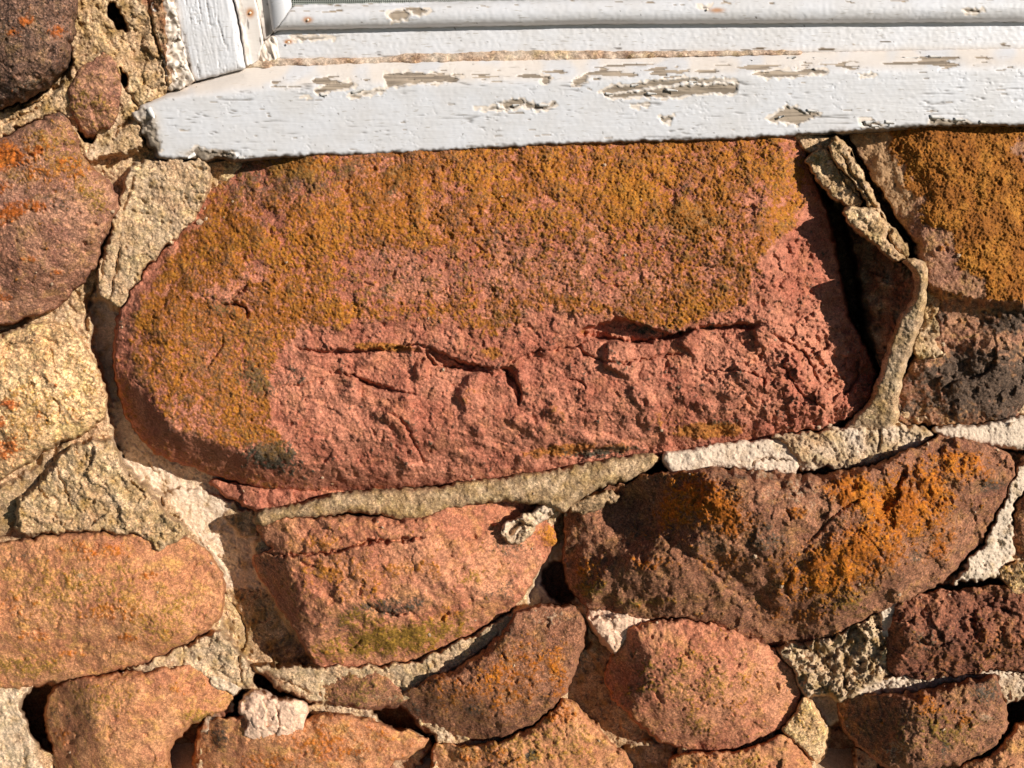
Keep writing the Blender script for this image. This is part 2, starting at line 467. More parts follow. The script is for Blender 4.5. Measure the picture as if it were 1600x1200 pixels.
TOPR = rock_mat("lichened_sandstone", (156, 106, 80), (178, 130, 96), (84, 58, 42), orange=(160, 98, 32), grey=(72, 56, 44), pale=(184, 144, 104), grain=0.42, sand=.7)
MORTAR = rock_mat("lime_mortar", (188, 150, 112), (214, 180, 142), (108, 82, 58), orange=(150, 96, 64), yellow=(178, 140, 84), grey=(116, 92, 66), pale=(222, 198, 172), rough=0.95, grain=0.5, sand=.8, stain=.4)
G = "sandstones bedded in the rubble wall"

# ------------------------------------------------------------------ the stones
def C(pts, **k): return (pts, k)

# -- the great slab under the window
slab_poly = [(318, 262), (345, 246), (560, 234), (900, 216), (1232, 208), (1258, 240), (1272, 290), (1292, 340), (1304, 400),
             (1312, 450), (1330, 510), (1362, 570), (1366, 600), (1345, 640), (1300, 665), (1230, 676), (1180, 690), (1100, 700),
             (1010, 712), (940, 722), (830, 738), (740, 750), (640, 762), (540, 770), (475, 768), (410, 760), (310, 732), (232, 696),
             (196, 640), (182, 585), (183, 530), (190, 485), (225, 428), (270, 378), (303, 342), (316, 320), (312, 285)]
lich_poly = [(300, 345), (322, 262), (600, 225), (1262, 205), (1268, 270), (1255, 335), (1205, 395), (1180, 440), (1176, 482), (1120, 490), (1060, 520),
             (1010, 515), (960, 498), (900, 496), (850, 488), (800, 512), (770, 530), (700, 505), (600, 500), (540, 512), (480, 515),
             (440, 560), (425, 600), (425, 660), (455, 700), (450, 728), (385, 708), (330, 692), (255, 655), (210, 575), (206, 500), (232, 440), (268, 385)]
def slab_custom(w, sd, h, mo, mg, my, mp):
    x, y = w.X, w.Y
    reg = sdf(w, lich_poly, 7, fine=3)
    # the broken lower face lies behind the lichened upper face
    brk = line_dist(x + 5 * w.n('n14'), y + 4 * w.n('m10'), [(1405, 480), (1330, 470), (1190, 500), (1100, 510), (1050, 522), (1010, 530), (940, 518), (905, 520), (850, 540), (800, 568), (770, 575), (700, 556),
                          (650, 542), (560, 546), (500, 545), (455, 560), (428, 600), (428, 660), (455, 715), (450, 790)])
    below = (brk[1] < 0)
    hollow = np.where(below, 1 - np.exp(-brk[0] / 6.0), 0)
    hollow = np.where(below, 1 - np.exp(-brk[0] / 2.2), 0) * (.35 + .65 * np.exp(-(brk[0] / 90) ** 2))
    h = h - hollow * (15 + 5 * w.n('n70')) * ss(-.25, .25, .35 + w.n('m60')) * ss(1330, 1160, x) * ss(440, 580, x)
    carve(w, h, [(902, 520), (930, 508), (955, 500), (985, 500), (1010, 510), (1048, 520), (1070, 520), (1050, 530), (1010, 537), (960, 533), (925, 528)], 30, 2.5, (0, -.4))
    carve(w, h, [(668, 545), (690, 550), (720, 566), (760, 574), (776, 578), (740, 580), (705, 577), (680, 562)], 12, 2)
    carve(w, h, [(1092, 512), (1130, 508), (1196, 506), (1170, 514), (1120, 518)], 9, 2)
    carve(w, h, [(784, 572), (794, 576), (808, 594), (815, 612), (811, 634), (805, 618), (796, 600)], 12, 2)
    carve(w, h, [(620, 610), (590, 600), (560, 588), (556, 592), (580, 606), (610, 616)], 7, 2)
    carve(w, h, [(880, 706), (930, 700), (975, 702), (960, 710), (905, 714)], 9, 2)
    # deep undercut pocket below the centre right
    pk = 0 * np.exp(-(((x - 975) / 60) ** 4 + ((y - 518) / 9) ** 2)); h = h - 17 * pk * np.where(y < 534, 1, 0.6)
    cov = w.n('n30') * 0.45 + w.n('n14') * 0.5 + w.n('n7') * 0.75 + 0.35 * w.n('n70') + 0.5 * w.n('n4')
    bare = blob(w, [(700, 430, 190, 42, .5, 4), (860, 400, 160, 55, .42), (960, 440, 120, 40, .45), (620, 450, 110, 30, .6), (820, 490, 90, 26, .25),
                    (1030, 380, 90, 40, .25), (400, 420, 26, 18, .5, -40), (348, 460, 34, 16, .5), (1120, 400, 50, 60, .3), (1185, 310, 30, 26, .45),
                    (480, 295, 50, 22, .35), (360, 285, 60, 40, .42), (1080, 300, 26, 20, .3), (700, 300, 40, 22, .25), (480, 560, 60, 26, .3), (300, 640, 60, 20, .3, 35),
                    (1240, 230, 40, 22, .4), (430, 345, 22, 14, .4), (845, 318, 36, 18, .3)])
    k = ss(-6, 16, reg) * 0.88 - 1.4 * bare
    mo = ss(0.3, 0.62, k * .86 + 0.52 * (cov + .35 * w.n('nz') + .5 * w.n('m10') + .3 * w.n('m25'))) * ss(-6, 3, reg)
    edge = ss(10, -4, sd) 
    mo = mo * (1 - 0.85 * ss(16, 2, sd + 6 * w.n('m25')) * (x < 330))
    extra = blob(w, [(1110, 672, 62, 14, 1.0, -3), (880, 704, 80, 12, .75, -6), (960, 700, 40, 10, .6), (595, 542, 60, 8, .8, 3), (740, 620, 30, 30, .36), (1040, 655, 40, 16, .4), (860, 650, 40, 22, .38), (770, 552, 20, 12, .75), (910, 520, 14, 6, .6)])
    mo = np.maximum(mo, ss(0.36, 0.6, extra + 0.26 * cov) * 0.8)
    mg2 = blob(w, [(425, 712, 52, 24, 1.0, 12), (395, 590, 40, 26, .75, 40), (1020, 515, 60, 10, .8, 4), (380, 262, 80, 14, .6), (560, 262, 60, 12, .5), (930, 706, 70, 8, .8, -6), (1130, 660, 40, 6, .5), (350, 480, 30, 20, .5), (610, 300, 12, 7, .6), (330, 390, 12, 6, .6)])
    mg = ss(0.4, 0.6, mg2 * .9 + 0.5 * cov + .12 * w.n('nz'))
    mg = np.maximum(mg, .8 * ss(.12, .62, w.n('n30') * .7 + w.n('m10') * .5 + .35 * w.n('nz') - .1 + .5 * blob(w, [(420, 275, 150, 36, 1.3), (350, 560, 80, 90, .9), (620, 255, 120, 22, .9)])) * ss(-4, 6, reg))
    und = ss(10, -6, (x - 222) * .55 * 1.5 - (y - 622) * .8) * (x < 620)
    mo = np.maximum(mo, .7 * ss(.2, .6, .3 + .4 * cov) * ss(0, -14, reg) * ss(640, 420, x) * (y > 560) * ss(26, 8, sd))  # lichen carried onto the underside, partly to paint in its brown shade
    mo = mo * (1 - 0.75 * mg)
    my = ss(0.45, 0.7, ss(-5, 10, reg) * .42 + blob(w, [(1080, 340, 50, 30, .55), (990, 300, 40, 20, .5), (470, 262, 50, 14, .6), (620, 270, 40, 14, .5), (740, 545, 60, 10, .4)]) + 0.28 * cov) * 0.7
    # lichen crust stands proud of the stone in granular warts
    wart = .7 * (1.0 - 2.0 * W4[0][w.sl]) + 1.0 * w.n('clump')
    h = h + mo * (0.6 + 1.7 * np.clip(wart, -0.9, 1.3) + .35 * w.n('nz')) + mg * (1.0 + .8 * wart)
    # pitting in the half-bare middle
    h = h - 1.6 * ss(0.15, 0.6, w.n('n7') + 0.5 * w.n('n14')) * ss(0, 20, reg)
    # coarse fractured texture on the bare face
    fr = ss(4, -10, reg)
    xr = x * 0.96 + y * 0.12; yr = y * 0.96 - x * 0.12
    mA = ss(.0, .5, fbm(x, y, 90, 2, 341)); mB = ss(-.1, .5, fbm(x, y, 50, 2, 347))
    fl = mA * 3.8 * scarp(fbm(xr * 0.6, yr, 120, 4, 301, .62), 1.5, 0.9) + mB * 1.4 * scarp(fbm(xr * 0.8, yr, 60, 4, 311, .65), 1.6, 0.85)
    fl += 2.0 * fbm(xr * .8, yr, 34, 4, 351, .66) + 1.8 * fbm(xr * .22, yr, 15, 3, 357, .6) * ss(-.1, .4, fbm(x, y, 120, 2, 359)) + 1.0 * W60[2][w.sl] + 1.6 * W18[2][w.sl] + .9 * W6[2][w.sl] + .25 * w.n('nz')
    low = ss(650, 740, y + 0.06 * (x - 500)) * (x < 1000)
    fl += low * 3.6 * fbm(x * 0.35, y * 1.5, 26, 3, 331, .6)
    right = blob(w, [(1290, 600, 110, 90, 1.0)])
    fl += right * (5.0 * W18[2][w.sl] + 6 * W60[2][w.sl] + 3 * fbm(x, y, 24, 3, 361, .6))
    h = h + fr * (fl * (.72 + .5 * ss(1050, 1250, x)) - 3)
    pale = ss(0.35, 0.7, 0.3 * w.n('n30') + 0.4 * w.n('n14') + blob(w, [(1240, 400, 50, 90, .25)])) * fr * 0.25
    return h, mo, mg, my, np.zeros_like(mo)
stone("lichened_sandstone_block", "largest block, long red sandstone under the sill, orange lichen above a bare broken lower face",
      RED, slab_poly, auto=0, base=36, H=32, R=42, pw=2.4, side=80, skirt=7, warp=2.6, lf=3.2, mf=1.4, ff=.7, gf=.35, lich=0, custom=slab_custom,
      facets=[(222, 622, 62, 1.16, -.77), (340, 706, 62, .5, -1.55), (440, 740, 52, 0.15, -1.6), (620, 758, 16, 0.05, -1.5), (800, 732, 36, -0.125, -0.9), (188, 530, 48, .45, 0.05),
              (1180, 690, 32, -0.067, -0.5), (1300, 450, 28, -0.5, .12), (1350, 620, 26, -0.5, -0.3), (260, 385, 26, 0.35, 0.5), (700, 236, 40, 0.0, 0.32), (1200, 216, 40, 0.0, 0.32)],
      bumps=[(640, 640, 240, 80, 6), (1000, 620, 200, 70, 5), (375, 482, 22, 12, -6), (368, 490, 10, 7, 7), (345, 389, 5, 3, -6), (1250, 420, 60, 120, -4)],
      cracks=[C([(450, 538), (480, 548), (520, 550), (560, 550), (600, 546), (650, 540), (690, 552), (720, 568), (760, 575), (780, 572)], wd=2.6, depth=10, step=4, decay=16),
              C([(665, 545), (675, 565), (700, 575), (740, 574), (765, 575)], wd=3, depth=9),
              C([(782, 572), (800, 590), (812, 612), (810, 636)], wd=3, depth=10),
              C([(785, 572), (810, 560), (840, 548), (880, 545), (930, 530)], wd=2.4, depth=7),
              C([(895, 538), (915, 552), (945, 565), (975, 568), (1010, 560), (1075, 552)], wd=3, depth=8, step=3),
              C([(905, 522), (950, 530), (1000, 534), (1045, 526), (1090, 514), (1150, 508), (1200, 510)], wd=3.2, depth=12),
              C([(510, 582), (530, 583), (555, 588), (575, 600), (600, 605)], wd=2, depth=6),
              C([(535, 580), (560, 592), (590, 605), (625, 612), (655, 618)], wd=3, depth=8, step=2),
              C([(430, 602), (455, 602), (478, 600), (530, 582)], wd=1.6, depth=5),
              C([(1100, 565), (1105, 580), (1150, 578), (1190, 590), (1196, 620)], wd=2, depth=7),
              C([(880, 590), (910, 598), (912, 612)], wd=1.8, depth=6),
              C([(1050, 612), (1042, 650), (1046, 690)], wd=1.6, depth=3, jag=7),
              C([(1200, 520), (1230, 535), (1260, 560), (1280, 600)], wd=3, depth=9),
              C([(1340, 560), (1338, 590), (1315, 620)], wd=4, depth=11),
              C([(600, 640), (630, 660), (650, 700), (665, 730)], wd=2.6, depth=6, step=3),
              C([(1220, 560), (1245, 610), (1290, 640)], wd=3, depth=8),
              C([(345, 478), (365, 476), (382, 482), (388, 496)], wd=4, depth=11),
              C([(358, 470), (375, 455), (388, 442)], wd=3.4, depth=8),
              C([(325, 580), (332, 560), (345, 545), (350, 525)], wd=2.6, depth=5)])

# -- left column
stone("dark_sandstone_boulder", "dark brown rounded boulder in the top left corner beside the window", DARKROSE,
      [(118, -170), (126, -40), (120, 30), (112, 80), (92, 120), (52, 150), (0, 168), (-80, 180), (-170, 150), (-190, 0), (-160, -170), (-30, -195)],
      base=26, H=58, R=90, pw=2.0, lf=4, mf=2.4, orange=[(42, 32, 12, 9, .8), (90, 48, 14, 12, .7), (22, 52, 12, 8, .5)], grey=[(60, 140, 120, 26, .5, -20), (0, 60, 80, 30, .35)], gf=.9)
stone("small_red_stone", "small upright reddish stone wedged between the dark corner boulder and the window sill", ROSE,
      [(150, 86), (168, 84), (180, 100), (186, 130), (188, 160), (178, 190), (160, 206), (140, 212), (124, 200), (108, 165), (104, 140), (122, 112)],
      base=30, H=16, R=30, pw=2, side=50, skirt=9, lf=2, mf=2, yellow=[(140, 170, 40, 50, .5)], tilt=(0.1, 0))
stone("rose_sandstone_boulder", "big smooth pinkish brown boulder with bright orange spots at the left edge, upper half", ROSE,
      [(0, 214), (40, 200), (92, 176), (118, 205), (128, 244), (150, 268), (178, 298), (189, 325), (175, 350), (158, 385), (148, 415), (122, 448), (86, 480),
       (48, 494), (0, 508), (-90, 520), (-170, 470), (-190, 340), (-150, 220), (-60, 205)],
      base=28, H=40, R=90, lf=4, mf=1.6, gf=.7,
      orange=[(60, 250, 90, 40, .42, 20), (8, 244, 34, 26, 1.1), (20, 330, 40, 16, .85, -20), (60, 322, 14, 10, .8), (60, 235, 12, 10, .8), (48, 405, 14, 6, .7), (10, 465, 12, 8, .7), (0, 290, 20, 14, .6), (90, 425, 8, 6, .6)],
      yellow=[(80, 240, 70, 45, .62, 30), (140, 300, 50, 20, .62, 55), (30, 270, 40, 20, .5)], grey=[(90, 310, 60, 40, .36), (100, 180, 20, 8, .5)],
      facets=[(120, 445, 34, -0.5, -0.62)])
stone("cream_sandstone_boulder", "pale cream boulder with scattered rusty spots at the left edge, halfway down", CREAM,
      [(0, 525), (50, 505), (104, 512), (124, 528), (142, 556), (156, 590), (165, 622), (164, 648), (140, 672), (96, 690), (50, 718), (0, 748), (-90, 760), (-170, 700), (-180, 580), (-90, 540)],
      base=26, H=24, R=60, lf=3, mf=2.6, ff=1.2, gf=.8, chunk=3,
      orange=[(6, 700, 34, 20, .85), (14, 632, 22, 9, .6), (84, 602, 8, 5, .6), (60, 650, 14, 8, .5), (2, 660, 12, 12, .6)], yellow=[(50, 640, 90, 50, .42), (130, 600, 30, 50, .4)], grey=[(30, 525, 60, 16, .4)],
      cracks=[C([(78, 540), (84, 572), (96, 590)], wd=2, depth=5), C([(84, 620), (92, 640), (90, 655)], wd=2, depth=6), C([(52, 600), (50, 620)], wd=2, depth=4)])
stone("salmon_sandstone_boulder", "wide salmon pink boulder with faint yellow lichen at the left edge, below the cream one", SALMON,
      [(0, 850), (60, 840), (120, 833), (200, 834), (222, 836), (256, 838), (290, 842), (318, 858), (338, 884), (350, 918), (348, 948), (330, 978), (288, 1008), (206, 1042), (130, 1058), (50, 1070), (0, 1078),
       (-90, 1080), (-180, 1020), (-185, 920), (-90, 860)],
      base=24, H=36, R=80, lf=4, mf=1.2, ff=.8, gf=.6,
      orange=[(150, 860, 60, 14, .6), (170, 960, 60, 20, .48), (60, 990, 30, 12, .5), (20, 950, 40, 20, .5), (200, 1000, 30, 12, .5), (110, 1020, 30, 8, .5), (230, 900, 20, 8, .6)],
      yellow=[(120, 930, 160, 60, .44), (250, 960, 80, 50, .52, -20), (40, 1040, 80, 24, .56, -8), (190, 890, 30, 14, .5)], grey=[(20, 870, 60, 12, .4)],
      pale=[(126, 899, 5, 4, 1)], cracks=[C([(148, 842), (150, 856), (146, 870)], wd=1.6, depth=4)])
stone("salmon_sandstone_lump", "salmon boulder at the bottom left with a deep dark hole beside its left end", SALMON,
      [(88, 1074), (112, 1062), (160, 1054), (235, 1046), (290, 1040), (332, 1052), (362, 1078), (366, 1094), (340, 1112), (300, 1130), (275, 1150), (264, 1172), (262, 1230), (240, 1290), (150, 1300), (104, 1230), (84, 1170), (74, 1130), (76, 1095)],
      base=24, H=38, R=60, lf=3, mf=1.6, gf=.7, orange=[(100, 1150, 14, 20, .5), (280, 1080, 20, 8, .4)], yellow=[(160, 1090, 70, 24, .46), (310, 1120, 30, 14, .7)], grey=[(110, 1120, 60, 26, .36)],
      facets=[(80, 1130, 4, 0.95, 0.0)])
stone("brown_sandstone", "orange brown stone cut by the bottom edge, partly under the small pinkish white fragment", SALMON,
      [(316, 1136), (344, 1120), (392, 1122), (470, 1130), (505, 1112), (560, 1118), (612, 1136), (650, 1148), (668, 1158), (640, 1180), (606, 1196), (590, 1290), (340, 1300), (308, 1200), (308, 1165)],
      base=18, H=28, R=50, lf=3, mf=2.2, gf=.8, orange=[(520, 1160, 100, 40, .5), (420, 1190, 60, 20, .5)], grey=[(560, 1176, 22, 22, .6), (340, 1150, 26, 30, .55)], facets=[(345, 1170, 30, 0.8, -.1)])
# -- centre bottom
def trap_custom(w, sd, h, mo, mg, my, mp):
    x, y = w.X, w.Y
    fl = 3.0 * ss(-.1, .5, fbm(x, y, 70, 2, 405)) * scarp(fbm(x * .7, y, 110, 4, 401, .6), 1.4, .88) + 2.5 * fbm(x, y, 30, 3, 409, .6)
    return h + fl - 2, mo, mg, my, mp
stone("wedge_sandstone", "wedge shaped salmon stone narrowing downwards with a yellow green lichen patch near its foot", WEDGE,
      [(404, 826), (430, 812), (540, 806), (640, 806), (735, 782), (800, 778), (836, 788), (866, 822), (864, 850), (836, 898), (806, 944), (764, 974), (700, 1006), (640, 1030), (560, 1040), (505, 1040),
       (486, 1026), (462, 985), (436, 942), (408, 902), (392, 872), (412, 862), (428, 856), (412, 842)],
      base=24, H=46, R=60, pw=2.2, lf=4, mf=2.2, custom=trap_custom,
      orange=[(520, 890, 60, 26, .6), (640, 890, 70, 18, .52), (860, 835, 30, 22, .62), (500, 850, 50, 16, .5), (700, 960, 22, 14, .55), (560, 920, 40, 20, .5)],
      yellow=[(610, 1000, 120, 26, .95, -8), (560, 970, 40, 20, .7), (700, 975, 60, 14, .6, -20), (735, 900, 30, 14, .5)], grey=[(600, 950, 80, 16, .7, -8), (540, 975, 30, 24, .6), (780, 920, 50, 24, .42), (430, 880, 30, 14, .5), (800, 860, 50, 20, .36)],
      facets=[(420, 940, 6, 1.0, -0.3), (790, 960, 30, -0.35, -0.75), (600, 1030, 34, 0, -0.6)],
      bumps=[(470, 830, 60, 14, -4), (590, 955, 30, 10, -5), (680, 965, 14, 8, -5), (720, 972, 10, 8, -5), (540, 990, 14, 14, -4)],
      cracks=[C([(395, 852), (430, 866), (462, 868), (520, 862), (570, 848), (620, 846), (675, 838)], wd=3.4, depth=12, step=5, decay=18),
              C([(570, 940), (585, 952), (610, 960), (650, 955)], wd=3, depth=8), C([(545, 850), (560, 846), (610, 845)], wd=2, depth=6),
              C([(700, 955), (690, 968)], wd=4, depth=8), C([(545, 1018), (565, 1000)], wd=2.4, depth=5), C([(470, 872), (480, 884), (500, 886)], wd=2, depth=5)])
stone("brown_orange_sandstone", "brownish orange stone leaning up to the right, between the wedge shaped and egg shaped stones", BROWN,
      [(622, 1092), (660, 1064), (700, 1048), (748, 1020), (784, 985), (806, 958), (850, 946), (896, 948), (912, 972), (912, 1004), (898, 1046), (884, 1080), (850, 1118), (790, 1148), (720, 1158), (676, 1148), (646, 1122)],
      base=22, H=44, R=60, lf=4, mf=2.6, gf=.9, orange=[(800, 1060, 90, 50, .56, -40), (720, 1080, 60, 30, .5), (870, 1050, 20, 50, .6)], grey=[(740, 1110, 20, 14, .7), (690, 1090, 24, 14, .5), (800, 990, 30, 20, .42), (650, 1110, 30, 22, .5)],
      pale=[(860, 965, 30, 14, .36)], facets=[(650, 1120, 6, 0.35, -0.95)], cracks=[C([(715, 1058), (722, 1068)], wd=3, depth=6), C([(784, 1020), (790, 1030)], wd=3, depth=5)])
stone("speckled_tan_stone", "tan stone with a round black lichen dot, cut by the bottom edge", SALMON,
      [(684, 1162), (720, 1166), (795, 1152), (850, 1122), (884, 1092), (916, 1120), (952, 1158), (985, 1196), (1000, 1290), (700, 1300), (676, 1200)],
      base=16, H=24, R=50, lf=3, mf=2.6, ff=1.4, gf=1.0, orange=[(880, 1120, 26, 20, .6), (760, 1180, 60, 16, .48)], yellow=[(820, 1150, 140, 60, .5)], grey=[(830, 1180, 11, 10, 1.4), (860, 1206, 14, 8, .7)], chunk=2)
stone("rounded_pink_sandstone", "rounded egg shaped pinkish stone tucked under the big boulder with bright orange lichen", WEDGE,
      [(946, 1062), (958, 1020), (975, 985), (1020, 968), (1085, 966), (1150, 985), (1204, 1012), (1236, 1044), (1251, 1082), (1240, 1118), (1212, 1144), (1160, 1166), (1106, 1176), (1060, 1168), (1008, 1138), (974, 1106)],
      base=0, H=48, R=90, pw=2, lf=4, mf=1.6, gf=.8, orange=[(1130, 1100, 40, 14, .46), (1180, 1060, 20, 20, .4)], yellow=[(1100, 1060, 100, 60, .42), (1010, 1040, 20, 14, .5), (1080, 1130, 40, 20, .46)], grey=[(1060, 1060, 24, 16, .36), (1000, 1060, 30, 60, .4)],
      facets=[(952, 1070, 2, 0.85, 0.0), (1030, 1160, 4, 0.2, -0.8)])
stone("small_pink_stone", "pinkish stone cut off by the bottom edge directly below the rounded egg shaped one", SALMON,
      [(1050, 1186), (1090, 1176), (1170, 1170), (1218, 1150), (1246, 1166), (1268, 1204), (1280, 1290), (1060, 1300), (1044, 1210)], base=14, H=22, R=40, lf=2, mf=2, yellow=[(1160, 1190, 60, 20, .5)], orange=[(1100, 1190, 30, 12, .5)])
# -- right of centre
def big_custom(w, sd, h, mo, mg, my, mp):
    x, y = w.X, w.Y
    # a hollow running down to the right divides the stone's left boss from its broad right face
    fl = 4 * fbm(x, y, 60, 4, 501, .62) + 2 * W60[2][w.sl]
    return h + fl - 1.5, mo, mg, my, mp
stone("big_spattered_boulder", "big brown boulder right of centre with dense bright orange lichen, below the largest block", BROWN,
      [(884, 812), (890, 785), (925, 770), (975, 756), (1010, 742), (1050, 738), (1100, 730), (1160, 732), (1250, 740), (1330, 732), (1384, 718), (1440, 694), (1476, 684), (1530, 692), (1576, 712), (1582, 740),
       (1562, 790), (1522, 860), (1472, 908), (1400, 944), (1352, 964), (1290, 994), (1215, 1014), (1178, 1010), (1142, 988), (1100, 968), (1040, 962), (986, 968), (930, 956), (902, 932), (886, 906), (880, 868)],
      base=36, H=74, R=75, pw=2.1, side=80, lf=6, mf=3.0, gf=.9, lich=2.4, custom=big_custom,
      orange=[(1110, 790, 85, 40, .9, 35), (1060, 800, 40, 40, .7), (1340, 770, 60, 34, .85, 15), (1420, 790, 90, 60, .9, -45), (1330, 870, 120, 50, .92, -30), (1500, 725, 60, 24, .75, 10), (1240, 800, 18, 12, .6), (1130, 880, 40, 20, .45),
              (1020, 880, 40, 14, .6), (1250, 900, 50, 40, .6), (1400, 700, 30, 10, .5), (920, 890, 30, 20, .45), (1240, 960, 60, 20, .5), (1470, 850, 40, 20, .6, -50)],
      grey=[(1190, 840, 40, 30, .6), (1000, 830, 50, 30, .4), (1550, 760, 26, 14, .6), (1120, 850, 30, 30, .5), (1360, 820, 12, 8, .8), (1430, 870, 14, 10, .7), (920, 790, 40, 10, .7), (1130, 745, 60, 8, .5)],
      pale=[(1250, 770, 60, 30, .34), (1180, 740, 60, 12, .38)], yellow=[(1400, 830, 60, 40, .3), (1320, 930, 60, 30, .5), (930, 920, 40, 16, .5), (1000, 940, 60, 10, .45)],
      facets=[(890, 860, 12, 0.88, -0.1), (1000, 940, 44, 0.1, -0.75), (1170, 1000, 36, 0.1, -1.0), (985, 780, 60, 0.4, 0.35), (1520, 860, 40, -0.5, -0.4), (1330, 975, 40, -0.12, -0.7)],
      bumps=[(1030, 900, 90, 46, 20, 10), (985, 812, 66, 54, -50, -40), (1120, 890, 110, 30, -13, 35), (1180, 940, 70, 18, -7, 40), (1380, 782, 17, 24, -20), (1270, 845, 34, 22, -12, -50), (1500, 740, 70, 30, 8), (1120, 780, 70, 40, 14, 20), (1330, 880, 120, 50, 8, -35), (1310, 790, 60, 26, -7, -30)],
      cracks=[C([(1262, 850), (1290, 820), (1310, 800), (1360, 770)], wd=3, depth=5, step=3), C([(1230, 795), (1234, 815)], wd=4, depth=6), C([(1060, 860), (1100, 880), (1140, 920), (1180, 945)], wd=4, depth=4),
              C([(1240, 890), (1228, 920), (1240, 940)], wd=3, depth=5), C([(1412, 735), (1404, 760)], wd=4, depth=5)])
stone("dark_red_sandstone", "dark red rough pitted stone at the right edge, below the broad white mortar streak", DARKRED,
      [(1382, 1008), (1392, 965), (1410, 936), (1450, 926), (1500, 920), (1560, 914), (1640, 908), (1760, 930), (1790, 1000), (1760, 1050), (1640, 1052), (1560, 1046), (1480, 1058), (1410, 1058), (1386, 1042)],
      base=20, H=40, R=50, lf=4, mf=4, ff=1.4, gf=1, chunk=5, orange=[(1560, 1010, 70, 26, .42), (1480, 1030, 40, 14, .4)], grey=[(1450, 1000, 40, 26, .4)], yellow=[(1560, 1020, 60, 20, .35)],
      facets=[(1560, 930, 42, 0.02, 0.35), (1480, 1050, 34, 0, -0.7), (1390, 1000, 34, .9, 0)], cracks=[C([(1516, 965), (1524, 985)], wd=6, depth=9), C([(1560, 950), (1580, 956)], wd=4, depth=6), C([(1420, 1000), (1460, 1010), (1490, 1000)], wd=3, depth=6)])
stone("olive_brown_sandstone", "rounded olive brown stone at the bottom right, directly below the dark red pitted stone", BROWN,
      [(1308, 1100), (1330, 1086), (1370, 1084), (1420, 1082), (1470, 1070), (1520, 1060), (1556, 1058), (1568, 1088), (1574, 1130), (1556, 1164), (1512, 1188), (1450, 1204), (1385, 1196), (1342, 1164), (1316, 1130)],
      base=18, H=48, R=70, lf=4, mf=2.4, gf=.9, orange=[(1450, 1100, 30, 20, .6), (1500, 1120, 20, 16, .5)], yellow=[(1480, 1140, 80, 40, .5)], grey=[(1400, 1130, 60, 40, .36), (1540, 1080, 30, 20, .6), (1477, 1168, 10, 18, .8)], pale=[(1440, 1060, 50, 14, .5), (1540, 1120, 12, 8, .5), (1400, 1170, 20, 14, .5)],
      facets=[(1316, 1120, 2, 0.6, -.1)])
stone("salmon_corner_stone", "salmon stone in the bottom right corner, beside and below the olive brown one", SALMON,
      [(1500, 1196), (1550, 1178), (1580, 1140), (1620, 1126), (1720, 1130), (1780, 1200), (1740, 1290), (1560, 1300), (1500, 1240)], base=14, H=30, R=40, lf=3, mf=2)
stone("small_edge_stone", "small tan stone cut by the right edge, just above the dark red stone", CREAM,
      [(1562, 892), (1590, 880), (1640, 878), (1690, 900), (1660, 926), (1600, 930), (1578, 924)], base=26, H=20, R=24, lf=2, mf=2, yellow=[(1600, 900, 60, 30, .5)])
stone("dark_edge_stone", "dark shadowed stone at the right edge beyond the white mortar streak", BROWN,
      [(1584, 800), (1600, 770), (1650, 730), (1760, 740), (1790, 820), (1740, 866), (1640, 868), (1580, 860)], base=6, H=30, R=40, lf=2, mf=2)
# -- top right
def tr_custom(w, sd, h, mo, mg, my, mp):
    x, y = w.X, w.Y
    up = line_dist(x + 4 * w.n('n14'), y + 4 * w.n('m10'), [(1400, 425), (1470, 452), (1520, 465), (1600, 472), (1760, 480), (1850, 480)])
    below = up[1] > 0
    d = up[0]
    cov = w.n('n30') * 0.35 + w.n('n14') * 0.45 + w.n('n7') * 0.6 + 0.3 * w.n('n70') + .4 * w.n('n4')
    h = h - np.where(below, 40 * (1 - np.exp(-d / 12)) + 3 * W60[2][w.sl] * 1.6, 0)
    edge = line_dist(x, y, [(1325, 200), (1400, 350), (1460, 430), (1500, 470)])[0]
    reg = np.where(below, -0.3 + blob(w, [(1500, 500, 60, 20, .6), (1560, 560, 60, 40, .62), (1440, 560, 30, 30, .6), (1480, 600, 40, 30, .55)]), 0.95 * ss(24, 74, edge + 16 * w.n('n30')) + .0)
    reg = reg - blob(w, [(1600, 228, 30, 26, .6), (1480, 235, 40, 20, .25)])
    mo = ss(.34, .52, reg + .3 * cov)
    mg = ss(.42, .66, np.where(below, blob(w, [(1540, 600, 140, 70, .85), (1580, 500, 80, 30, .7), (1460, 500, 50, 40, .5), (1420, 640, 60, 20, .7)]), 0) + .35 * cov)
    my = ss(.5, .75, blob(w, [(1440, 480, 40, 30, .5), (1450, 640, 50, 10, .5)]) + .3 * cov)
    mp = np.where(below, 0, ss(.3, .6, blob(w, [(1385, 270, 90, 40, .7, 60), (1500, 222, 70, 12, .5), (1360, 220, 50, 20, .8)]) + .3 * cov))
    wart = .8 * (1.0 - 2.0 * W4[0][w.sl]) + 0.35 * w.n('clump') + .35 * w.n('nz')
    h = h + mo * (0.5 + 1.3 * np.clip(wart, -0.6, 1.3)) + np.where(below, 3 * W18[2][w.sl], 0)
    mo = mo * (1 - .8 * mg)
    return h, mo, mg, my, mp * (1 - mo)
